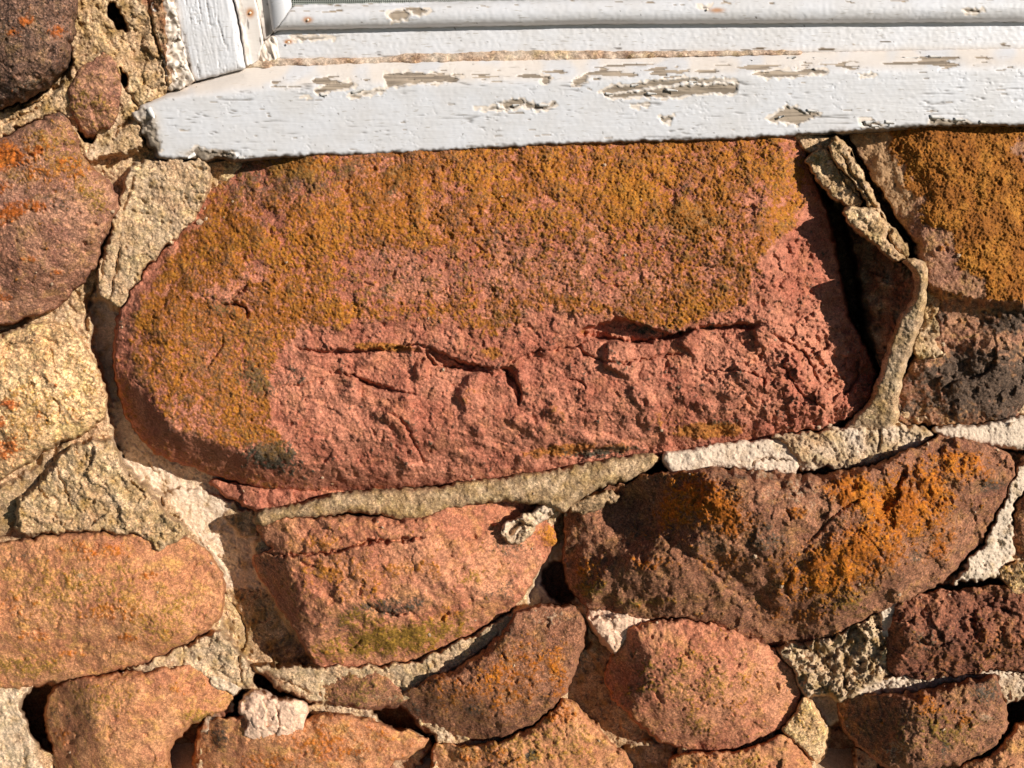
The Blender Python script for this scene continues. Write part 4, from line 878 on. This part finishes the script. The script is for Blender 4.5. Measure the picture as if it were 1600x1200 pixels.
# ------------------------------------------------------------------ the window
def paint_mat(name, tone=(208, 206, 207), wood=(172, 154, 134)):
    m = bpy.data.materials.new(name); m.use_nodes = True
    nt = m.node_tree; N_ = nt.nodes; L = nt.links; bs = N_["Principled BSDF"]
    bs.inputs["Roughness"].default_value = .5; bs.inputs["Specular IOR Level"].default_value = .3
    tc = N_.new("ShaderNodeTexCoord")
    def noise(s, det=3, sc=(1, 1, 1)):
        mp = N_.new("ShaderNodeMapping"); mp.inputs["Scale"].default_value = sc; L.new(tc.outputs["Object"], mp.inputs[0])
        n = N_.new("ShaderNodeTexNoise"); n.inputs["Scale"].default_value = s; n.inputs["Detail"].default_value = det; L.new(mp.outputs[0], n.inputs["Vector"]); return n.outputs["Fac"]
    def ramp(f, lo, hi):
        r = N_.new("ShaderNodeMapRange"); r.interpolation_type = 'SMOOTHSTEP'; r.inputs["From Min"].default_value = lo; r.inputs["From Max"].default_value = hi; L.new(f, r.inputs["Value"]); return r.outputs[0]
    def mix(f, c1, c2):
        x = N_.new("ShaderNodeMix"); x.data_type = 'RGBA'
        if isinstance(f, float): x.inputs[0].default_value = f
        else: L.new(f, x.inputs[0])
        for i, c in ((6, c1), (7, c2)):
            if isinstance(c, tuple): x.inputs[i].default_value = c
            else: L.new(c, x.inputs[i])
        return x.outputs[2]
    at = N_.new("ShaderNodeAttribute"); at.attribute_name = "mk"
    sep = N_.new("ShaderNodeSeparateColor"); L.new(at.outputs["Color"], sep.inputs[0])
    t = lin(tone)
    c = mix(ramp(noise(40, 5), .35, .65), t, (t[0] * .95, t[1] * .93, t[2] * .90, 1))
    c = mix(ramp(noise(900, 3, (.15, 1, 1)), .62, .72), c, (t[0] * .7, t[1] * .66, t[2] * .6, 1))
    # A: warm cream undercoat and grime, B: rust, G: dirt, R: bare wood
    c = mix(at.outputs["Alpha"], c, lin((226, 208, 188)))
    c = mix(sep.outputs[2], c, lin((176, 112, 40)))
    wd = mix(ramp(noise(500, 4, (.06, 1, 1)), .38, .62), lin(wood), tuple(x * .55 for x in lin(wood)[:3]) + (1.0,))
    c = mix(sep.outputs[0], c, wd)
    c = mix(sep.outputs[1], c, lin((70, 56, 42)))
    L.new(c, bs.inputs["Base Color"])
    r1 = N_.new("ShaderNodeMapRange"); L.new(sep.outputs[0], r1.inputs["Value"]); r1.inputs["To Min"].default_value = .48; r1.inputs["To Max"].default_value = .95; L.new(r1.outputs[0], bs.inputs["Roughness"])
    bp = N_.new("ShaderNodeBump"); bp.inputs["Strength"].default_value = .25; bp.inputs["Distance"].default_value = .0007
    L.new(noise(700, 3, (.12, 1, 1)), bp.inputs["Height"]); L.new(bp.outputs[0], bs.inputs["Normal"])
    return m
PAINT = paint_mat("peeling_white_paint")
CAULK = rock_mat("old_putty", (156, 124, 98), (182, 148, 120), (104, 76, 56), grain=.3, pale=(214, 196, 176), bump_s=.2)

win = bpy.data.objects.new("window", None); COL.objects.link(win); win.location = wpos(250, 230, 20)
tag(win, "old wooden window with peeling white paint, its sill and frame along the top", "window")

def chips(w, h, polys, depth=2.2, curl=.25):
    m = np.zeros(w.X.shape); ring = np.zeros(w.X.shape); w.ring = ring
    for p in polys:
        ww = win_of(p, 12)
        i0 = max(ww.i0, w.i0); i1 = min(ww.i1, w.i1); j0 = max(ww.j0, w.j0); j1 = min(ww.j1, w.j1)
        if i1 <= i0 or j1 <= j0: continue
        sub = Win(0, 0, 1, 1); sub.i0, sub.i1, sub.j0, sub.j1 = i0, i1, j0, j1; sub.sl = (slice(j0, j1), slice(i0, i1)); sub.X = X[sub.sl]; sub.Y = Y[sub.sl]
        sd = sdf(sub, p, 2.2, smooth=False, fine=2.6)
        s_ = (slice(j0 - w.j0, j1 - w.j0), slice(i0 - w.i0, i1 - w.i0))
        k = ss(-.6, .6, sd)
        k2 = ss(-.6, .6, sd + 3.0 + 3.5 * sub.n('m10')) * (1 - k); ring[s_] = np.maximum(ring[s_], k2); h[s_] -= .8 * k2
        m[s_] = np.maximum(m[s_], k)
        h[s_] += curl * np.exp(-((sd + 2.0) / 1.6) ** 2) - depth * k
    return m

def paint_tex(w, horizontal=True, k=1.0):
    x, y = w.X, w.Y
    if horizontal: a, b = x, y
    else: a, b = y + .0 * x, x - .17 * y
    g = .7 * fbm(a / 22, b, 4, 2, 601) + .5 * fbm(a / 14, b, 9, 2, 611)
    drips = .12 * np.clip(fbm(x, y, 16, 2, 621), -.2, 1) + .4 * ss(.6, .8, fbm(x, y, 7, 1, 631)) - .9 * np.exp(-(fbm(x / 3, y, 22, 3, 633, .6) / .02) ** 2) * ss(.1, .4, fbm(x, y, 40, 2, 637))
    return k * (.13 * g + drips + .5 * fbm(x / 3, y, 60, 2, 641))

def wpart(name, poly, hf, warp=1.2, skirt=3, side=30, label=None, mat=None, chip=(), mask=None, back=-10, fine=.8):
    w = win_of(poly, skirt + 14); sd = sdf(w, poly, warp, smooth=False, fine=fine)
    h = hf(w, sd)
    r = chips(w, h, chip) if len(chip) else np.zeros(w.X.shape)
    h = np.where(sd < 0, h - side * ss(0, skirt, -sd), h)
    d = [r, np.zeros(w.X.shape), np.zeros(w.X.shape), np.zeros(w.X.shape)]; RG = getattr(w, 'ring', 0)
    if mask: d, h = mask(w, sd, h, d)
    d[3] = np.maximum(d[3], .8 * RG)
    o = grid_obj(name, w, h, sd > -skirt, masks4(w.X.shape, *d), mat or PAINT, parent=win, back=back)
    if label: o['label'] = label
    return o, w, h

# sill
sill_top = lambda x: np.interp(x, [200, 300, 385, 440, 700, 1000, 1600, 1850], [160, 128, 104, 98, 92, 88, 76, 71])
sill_arr = lambda x: np.interp(x, [200, 260, 400, 540, 900, 1250, 1600, 1850], [172, 154, 140, 134, 124, 112, 104, 98])
def sill_h(w, sd):
    x, y = w.X, w.Y
    ya = sill_arr(x) + 1.5 * w.n('n70'); yt = sill_top(x)
    f = np.clip((ya - y) / np.maximum(ya - yt, 8), -0.2, 1.3)
    h = 52 - 42 * np.clip(f, 0, 1.3) ** 1.15
    h = np.where(f < 0, 52, h)
    h -= 2.0 * np.exp(-np.abs(y - ya) / 2.5)                     # eased arris
    h += paint_tex(w) + .15 * w.n('n7')
    e = np.clip(sd, 0, 3)
    h -= 2.5 * (1 - e / 3) ** 2
    # the rotten left end
    rot = blob(w, [(222, 200, 20, 36, 1, -15), (330, 246, 50, 10, .9)])
    h += rot * (6 * W18[2][w.sl] - 5 + 3 * w.n('n14'))
    return h
def sill_mask(w, sd, h, d):
    x, y = w.X, w.Y
    ya = sill_arr(x); yt = sill_top(x)
    n = fbm(x / 7, y, 7, 3, 651) + .45 * fbm(x, y, 60, 2, 655)
    band = np.exp(-((y - (ya - 9)) / 7) ** 2) * ss(400, 520, x)
    ch = ss(.44, .48, n * .8 + .47 * band - .06) * (band > .05)
    h = h - 1.7 * ch - .7 * ss(.3, .34, n * .8 + .47 * band - .06) * (band > .05)
    fl = ss(1.12, 1.18, n + .18) * (y > ya) * .8
    d[0] = np.maximum(d[0], np.maximum(ch, fl)); h = h - 1.2 * fl
    # small scattered specks, dirt along the bottom edge, warm undercoat on the slope
    # hairline cracks along the grain
    c1 = np.exp(-(fbm(x / 30, y, 13, 3, 663, .6) / .035) ** 2) * ss(.12, .4, fbm(x / 2, y, 50, 2, 665)) * (y > ya)
    c2 = np.exp(-(fbm(x / 18, y, 26, 3, 667, .6) / .03) ** 2) * ss(.2, .45, fbm(x / 2, y, 60, 2, 669))
    cc = np.clip(c1 + c2, 0, 1); h = h - 1.2 * cc
    d[1] = .55 * cc + ss(.99, 1.1, fbm(x, y, 7, 2, 661) + .1) * .6 + ss(6, 0, sd + 3.5 * w.n('m10')) * (y > ya + 30) * .75
    rot = blob(w, [(226, 200, 24, 40, 1.1, -15), (330, 246, 38, 9, .95), (300, 240, 20, 6, .7)])
    d[0] = np.maximum(d[0], ss(.45, .7, rot + .35 * w.n('n14')) * .7)
    d[3] = np.clip(.75 * ss(8, -12, y - ya) * ss(.0, .5, .5 + w.n('n70') + .6 * ss(560, 200, x)) + rot, 0, 1) * .7
    return d, h
sill_poly = [(208, 176), (216, 172), (222, 162), (234, 160), (246, 149), (300, 132), (384, 104), (440, 97), (700, 91), (1000, 86), (1600, 75), (1790, 71), (1790, 186), (1600, 195), (1450, 196), (1300, 207), (1150, 217), (1050, 219), (900, 224),
             (760, 231), (600, 240), (480, 243), (420, 246), (372, 250), (340, 244), (322, 252), (300, 246), (268, 249), (246, 244), (243, 232), (232, 226), (230, 212), (220, 206), (222, 192), (212, 188)]
sill_chips = [[(490, 142), (520, 131), (552, 127), (556, 134), (524, 141), (497, 146)], [(604, 114), (640, 113), (725, 121), (700, 127), (640, 131), (606, 138), (600, 124)],
              [(545, 150), (600, 138), (602, 142), (570, 148), (550, 154)], [(782, 163), (800, 156), (818, 155), (820, 164), (806, 169), (786, 168)],
              [(820, 160), (840, 166), (868, 160), (870, 164), (838, 171), (822, 168)], [(938, 143), (960, 134), (1000, 132), (1050, 124), (1146, 124), (1148, 127), (1060, 130), (1000, 139), (944, 148)],
              [(944, 150), (1000, 144), (1060, 136), (1100, 133), (1151, 133), (1150, 145), (1080, 146), (1060, 152), (1010, 150), (960, 154)],
              [(1196, 186), (1212, 178), (1228, 168), (1246, 168), (1264, 176), (1284, 176), (1268, 183), (1254, 190), (1244, 196), (1236, 192), (1208, 190)],
              [(1030, 183), (1050, 181), (1051, 184), (1044, 189), (1032, 189)], [(1344, 188), (1370, 190), (1380, 196), (1350, 199)], [(1452, 186), (1500, 190), (1530, 197), (1470, 196), (1452, 194)],
              [(742, 170), (760, 168), (800, 171), (770, 172)], [(1180, 113), (1290, 108), (1292, 114), (1240, 118), (1200, 122)], [(895, 124), (920, 118), (915, 130), (896, 134)], [(846, 118), (862, 121), (858, 129), (846, 128)],
              [(1340, 116), (1368, 117), (1366, 120), (1346, 120)], [(990, 163), (1012, 164), (1000, 167)], [(470, 152), (486, 152), (480, 154)], [(220, 184), (232, 186), (242, 206), (252, 234), (240, 240), (226, 218)], [(303, 232), (320, 236), (364, 238), (366, 252), (300, 252)]]
wpart("sill", sill_poly, sill_h, warp=1.4, skirt=6, side=40, chip=sill_chips, mask=sill_mask, fine=1.4,
      label="thick white painted wooden sill with bare patches where paint has peeled")
# rail behind the sill
rail_bot = lambda x: np.interp(x, [420, 700, 1000, 1600, 1850], [99, 93, 88, 77, 72])
mb = lambda x: np.interp(x, [430, 900, 1600, 1850], [46, 37, 33, 31])     # lower edge of the moulding
mt_ = lambda x: np.interp(x, [430, 850, 1600, 1850], [13, 1, -9, -12])    # its upper edge
def rail_h(w, sd):
    h = 9 + .7 * paint_tex(w) + .3 * w.n('n7')
    h -= 5 * np.exp(-np.clip(sd, 0, 99) / 2.5)
    return h
def rail_mask(w, sd, h, d):
    n = fbm(w.X / 7, w.Y, 6, 3, 671)
    d[1] = ss(.62, .8, n) * (w.Y > rail_bot(w.X) - 16) * .7 + ss(.95, 1.05, fbm(w.X, w.Y, 8, 2, 675)) * .6
    d[0] = np.maximum(d[0], ss(.6, .7, n + .1 * w.n('n70')) * (w.X > 1100) * (w.Y > rail_bot(w.X) - 16))
    d[3] = .3 * ss(14, 0, rail_bot(w.X) - w.Y)
    d[2] = blob(w, [(451, 65, 7, 4, .9), (447, 66, 3, 2, 1)])
    return d, h
wpart("bottom_rail", [(426, 54), (440, 44), (900, 30), (1600, 22), (1790, 20), (1790, 74), (1600, 79), (1000, 88), (700, 93), (440, 97), (430, 96)], rail_h, warp=1.0, chip=[[(455, 57), (520, 57), (522, 60), (470, 62), (455, 60)]], mask=rail_mask)
def mould_h(w, sd):
    a = mt_(w.X) + .8 * w.n('n70'); b = mb(w.X) + .8 * w.n('n70')
    c = (a + b) / 2; r = (b - a) / 2
    u = np.clip((w.Y - c) / r, -1, 1)
    return 12 + 15 * np.sqrt(np.clip(1 - u ** 2 * .97, 0, 1)) + .6 * paint_tex(w) + .25 * w.n('n7')
def mould_mask(w, sd, h, d):
    n = fbm(w.X / 6, w.Y, 6, 3, 681) + .3 * w.n('n70')
    top = w.Y < mt_(w.X) + 10
    ch = ss(.5, .6, n) * top
    d[0] = np.maximum(d[0], ch); h = h - 1.3 * ch
    d[1] = ss(.98, 1.08, fbm(w.X, w.Y, 8, 2, 685)) * .8
    d[2] = blob(w, [(481, 31, 8, 5, .9), (1120, 16, 12, 4, .8)])
    return d, h
wpart("moulding", [(428, 50), (462, 9), (850, 1), (1600, -9), (1790, -12), (1790, 31), (1600, 33), (900, 37), (430, 46)], mould_h, warp=.8, skirt=4, side=18, mask=mould_mask,
      chip=[[(606, 20), (628, 15), (640, 22), (635, 30), (612, 34), (608, 28)], [(640, 16), (660, 15), (672, 18), (650, 23)], [(1090, 8), (1112, 8), (1104, 13)], [(1505, 16), (1538, 14), (1530, 19), (1510, 20)]])
# putty bead between rail and sill
def caulk_h(w, sd):
    return 12 + 3.2 * np.clip(1 - ((w.Y - np.interp(w.X, [380, 700, 1000, 1250], [101, 94, 88, 83])) / 8) ** 2, 0, 1) + 1.6 * fbm(w.X / 3, w.Y, 6, 2, 691) + 1.6 * np.clip(w.n('n14'), 0, 1) + 3.5 * blob(w, [(694, 92, 10, 6, 1, -40), (990, 86, 12, 4, 1), (475, 100, 14, 4, 1, 10), (415, 106, 10, 4, 1), (645, 96, 10, 5, .8)])
wpart("putty_bead", [(378, 104), (400, 98), (438, 93), (600, 91), (640, 84), (700, 85), (800, 80), (900, 80), (1000, 82), (1250, 80), (1250, 85), (1000, 90), (900, 95), (800, 97), (700, 100), (640, 99), (600, 98), (480, 104), (440, 110), (390, 112)], caulk_h, warp=1.6, skirt=4, side=12, mat=CAULK,
      label="dried tan bead of putty between rail and sill", mask=lambda w, sd, h, d: ([np.zeros(w.X.shape)] * 3 + [np.clip(.35 + .5 * w.n('n30'), 0, 1)], h))
# jamb
def board_h(w, sd):
    h = 30 + paint_tex(w, False, 1.0) + .7 * scarp(fbm((w.X - .17 * w.Y), w.Y / 12, 14, 2, 701), 2, .85) - 1.6 * np.exp(-(fbm((w.X - .17 * w.Y), w.Y / 14, 22, 3, 705, .6) / .018) ** 2)
    return h - 5 * np.exp(-np.clip(sd, 0, 99) / 4)
def board_mask(w, sd, h, d):
    n = fbm((w.X - .17 * w.Y), w.Y / 9, 8, 3, 711)
    c = ss(.62, .7, n); h = h - 1.5 * c
    d[1] = c * .45 + ss(4, 0, sd + 4 * w.n('m10')) * (w.X < 300) * .6
    return d, h
wpart("jamb_board", [(232, -200), (262, -40), (271, 0), (278, 40), (286, 80), (298, 112), (306, 124), (340, 117), (382, 107), (378, 80), (370, 40), (362, 0), (352, -60), (326, -200)], board_h, warp=1.6, skirt=5, side=34, mask=board_mask,
      label="wide white upright board of the frame at the window's left side")
def strip_h(w, sd): return 18 + .8 * paint_tex(w, False) + 5 * np.exp(-((w.X - (366 + .19 * w.Y)) / 6) ** 2)
wpart("jamb_strip", [(330, -200), (366, -20), (368, 0), (378, 50), (384, 104), (402, 96), (410, 70), (404, 30), (399, 0), (390, -60), (365, -200)], strip_h, warp=1.2, skirt=4, side=20,
      mask=lambda w, sd, h, d: ([ss(.55, .8, fbm(w.X - .2 * w.Y, w.Y / 5, 8, 2, 721) + .75 * np.exp(-((w.X - (370 + .17 * w.Y)) / 7) ** 2)) * .5, ss(.8, .95, fbm(w.X - .2 * w.Y, w.Y / 5, 8, 2, 731)) * .7, blob(w, [(391, 20, 7, 8, .95)]), np.full(w.X.shape, .5)], h))
wpart("sash_stile", [(368, -200), (394, -60), (400, -10), (404, 20), (410, 44), (412, 62), (420, 58), (426, 50), (424, 20), (421, 0), (410, -100), (390, -200)], lambda w, sd: 10 + .6 * paint_tex(w, False), warp=1, skirt=4, side=16,
      mask=lambda w, sd, h, d: ([np.zeros(w.X.shape), ss(.5, .7, fbm(w.X, w.Y, 12, 2, 741)) * .5 + .7 * blob(w, [(418, 46, 6, 18, 1)]), np.zeros(w.X.shape), np.full(w.X.shape, .5)], h))
def vm_h(w, sd):
    c = 437 + .12 * w.Y; return 12 + 15 * np.sqrt(np.clip(1 - ((w.X - c) / 19) ** 2, 0, 1)) + .6 * paint_tex(w, False)
wpart("moulding", [(394, -200), (408, -100), (419, 0), (424, 30), (427, 48), (436, 38), (452, 18), (456, 8), (450, -20), (440, -100), (432, -200)], vm_h, warp=.8, skirt=3, side=18)
wpart("corner_block", [(404, 100), (407, 84), (414, 64), (424, 58), (432, 58), (436, 92), (434, 98), (420, 99)], lambda w, sd: 12 + 5 * fbm(w.X - .3 * w.Y, w.Y / 3, 8, 2, 751) + .5 * paint_tex(w, False), warp=1.6, skirt=4, side=14,
      mask=lambda w, sd, h, d: ([ss(.2, .7, fbm(w.X - .3 * w.Y, w.Y / 4, 7, 2, 755)) * .6, ss(.5, .7, fbm(w.X - .3 * w.Y, w.Y / 4, 7, 2, 757)) * .4, d[2], np.full(w.X.shape, .7)], h))
# rough paint-smeared mortar at the outside of the jamb
def ps_h(w, sd): return 34 + 6 * W18[2][w.sl] + 2 * w.n('n14') + 1.4 * w.n('n7')
wpart("painted_mortar", [(196, -200), (226, -40), (234, 0), (244, 40), (256, 90), (262, 140), (272, 143), (304, 126), (290, 96), (280, 50), (272, 0), (264, -40), (234, -200)], ps_h, warp=3, skirt=5, side=34, fine=2,
      mask=lambda w, sd, h, d: ([ss(.15, .35, .2 + w.n('n14') + .5 * w.n('n30') - .02 * (w.X - (252 + .17 * w.Y))) * .85, ss(.6, .8, w.n('m10') + .3 * w.n('n7')) * .5, d[2], np.full(w.X.shape, .8)], h),
      label="rough edge of mortar smeared with white paint outside the jamb")
# dark void behind, pane and insect screen
dk = bpy.data.materials.new("dark_void"); dk.use_nodes = True; dk.node_tree.nodes["Principled BSDF"].inputs["Base Color"].default_value = (.012, .016, .012, 1); dk.node_tree.nodes["Principled BSDF"].inputs["Roughness"].default_value = .8
gl = bpy.data.materials.new("pane_glass"); gl.use_nodes = True; b_ = gl.node_tree.nodes["Principled BSDF"]; b_.inputs["Base Color"].default_value = (.02, .03, .025, 1); b_.inputs["Roughness"].default_value = .06
def slab_box(name, x0, y0, x1, y1, h0, h1, mat):
    V = [wpos(x, y, hh) for hh in (h0, h1) for (x, y) in ((x0, y0), (x1, y0), (x1, y1), (x0, y1))]
    return mesh_obj(name, V, [(3, 2, 1, 0), (4, 5, 6, 7), (0, 1, 5, 4), (1, 2, 6, 5), (2, 3, 7, 6), (3, 0, 4, 7)][::1], mat, win)
slab_box("glass_pane", 380, -205, 1795, 46, -40, -34, gl)
wm = bpy.data.materials.new("screen_wire"); wm.use_nodes = True; b_ = wm.node_tree.nodes["Principled BSDF"]; b_.inputs["Base Color"].default_value = (.42, .44, .38, 1); b_.inputs["Roughness"].default_value = .6
V = []; Fc = []
def wire(x0, y0, x1, y1, r, hh, n=1):
    for i in range(n):
        t0, t1 = i / n, (i + 1) / n
        a = (x0 + (x1 - x0) * t0, y0 + (y1 - y0) * t0); b = (x0 + (x1 - x0) * t1, y0 + (y1 - y0) * t1)
        dx, dy = b[0] - a[0], b[1] - a[1]; L_ = math.hypot(dx, dy); nx, ny = -dy / L_ * r, dx / L_ * r
        k = len(V)
        for p in (a, b):
            V.append(wpos(p[0] + nx, p[1] + ny, hh)); V.append(wpos(p[0], p[1], hh + r)); V.append(wpos(p[0] - nx, p[1] - ny, hh)); V.append(wpos(p[0], p[1], hh - r))
        for j in range(4): Fc.append((k + j, k + (j + 1) % 4, k + 4 + (j + 1) % 4, k + 4 + j))
x = 400.0
while x < 1790: wire(x, -205, x + 6, 14, .55, 8); x += 3.3
y = -204.0
while y < 14: wire(400, y + 2, 1790, y - 6, .5, 8.9); y += 3.3
mesh_obj("insect_screen", V, Fc, wm, win)
# paint curls lifting off the sill, rail and slope
def curl(px, py, hh, L_, wd, lift, ang, bend=1.3):
    V = []; n = 7
    c, s_ = math.cos(ang), math.sin(ang)
    for i in range(n):
        t = i / (n - 1)
        wv = wd * (1 - .7 * t ** 2) * (.85 + .3 * random.random())
        u = L_ * math.sin(bend * t) / bend; hz = lift * (1 - math.cos(bend * t))
        for sgn in (-1, 1):
            x_, y_ = px + c * u - s_ * sgn * wv, py + s_ * u + c * sgn * wv
            V.append(wpos(x_, y_, hh + hz)); V.append(wpos(x_, y_, hh + hz + .7))
    Fc = []
    for i in range(n - 1):
        a = i * 4; b = a + 4
        Fc += [(a + 1, b + 1, b + 3, a + 3), (a, a + 2, b + 2, b), (a, b, b + 1, a + 1), (a + 2, a + 3, b + 3, b + 2)]
    Fc += [(0, 1, 3, 2), ((n - 1) * 4, (n - 1) * 4 + 2, (n - 1) * 4 + 3, (n - 1) * 4 + 1)]
    return V, Fc
pf = bpy.data.materials.new("paint_flake"); pf.use_nodes = True; b_ = pf.node_tree.nodes["Principled BSDF"]; b_.inputs["Base Color"].default_value = lin((222, 216, 208)); b_.inputs["Roughness"].default_value = .55
nz = pf.node_tree.nodes.new("ShaderNodeTexNoise"); nz.inputs["Scale"].default_value = 300
cr = pf.node_tree.nodes.new("ShaderNodeValToRGB"); cr.color_ramp.elements[0].color = lin((206, 196, 184)); cr.color_ramp.elements[1].color = lin((232, 228, 222)); cr.color_ramp.elements[0].position = .4; cr.color_ramp.elements[1].position = .6
pf.node_tree.links.new(nz.outputs[0], cr.inputs[0]); pf.node_tree.links.new(cr.outputs[0], b_.inputs["Base Color"])
flakes = [(548, 145, 51, 30, 2.6, 7, -.25), (500, 148, 52, 16, 2.4, 6, .1), (664, 118, 32, 22, 3, 9, .2), (690, 122, 33, 18, 2.4, 8, -.1), (840, 164, 52, 24, 2.6, 5, .05), (800, 165, 52, 16, 2, 5, -.1), (1040, 140, 52, 26, 2.2, 5, .1), (1010, 146, 52, 22, 2.2, 5, .05),
          (1160, 96, 22, 22, 2.4, 8, -.1), (1200, 95, 22, 26, 2.4, 8, .1), (1230, 92, 22, 20, 2.4, 7, -.2), (1270, 92, 22, 30, 2.4, 6, 0), (1176, 108, 30, 24, 2.4, 7, .1), (1222, 112, 36, 20, 2.4, 6, .15), (1410, 91, 26, 36, 2, 6, -.05), (1450, 88, 26, 30, 2, 6, .05),
          (1350, 192, 52, 26, 3, 7, -.1), (1382, 190, 52, 22, 2.6, 7, .2), (1452, 182, 52, 34, 3, 8, .12), (1490, 186, 52, 26, 2.6, 7, .1), (1530, 190, 52, 20, 2.4, 6, .2), (1260, 172, 52, 24, 2, 5, .15), (1216, 184, 52, 14, 2, 5, -.3),
          (1360, 196, 52, 20, 2.4, 5, .1), (232, 168, 52, 26, 4, 10, 1.1), (222, 186, 36, 24, 4, 8, 1.4), (305, 240, 52, 18, 3, 7, 2.6), (372, 246, 52, 14, 2.4, 5, .1), (945, 146, 52, 18, 2, 5, .1), (1075, 128, 50, 20, 2, 6, .0), (985, 134, 50, 18, 2, 5, -.1)]
for f in flakes:
    V, Fc = curl(*f); o = mesh_obj("paint_flake", V, Fc, pf, win, True)
# nails
for (x_, y_) in ((481, 31), (1105, 15), (451, 66), (391, 20)):
    V = []; Fc = []
    hh = 28 if y_ in (31, 15) else (14 if y_ == 66 else 20)
    for r, dz in ((2.0, 0), (1.6, .5), (0.01, .6)):
        for k in range(10): V.append(wpos(x_ + r * math.cos(k * .6283), y_ + r * math.sin(k * .6283), hh + dz))
    for a in range(2):
        for k in range(10): Fc.append((a * 10 + k, a * 10 + 10 + k, a * 10 + 10 + (k + 1) % 10, a * 10 + (k + 1) % 10))
    mesh_obj("nail_head", V, Fc, bpy.data.materials.get("rust") or paint_mat("rust", (120, 66, 24)), win, True)
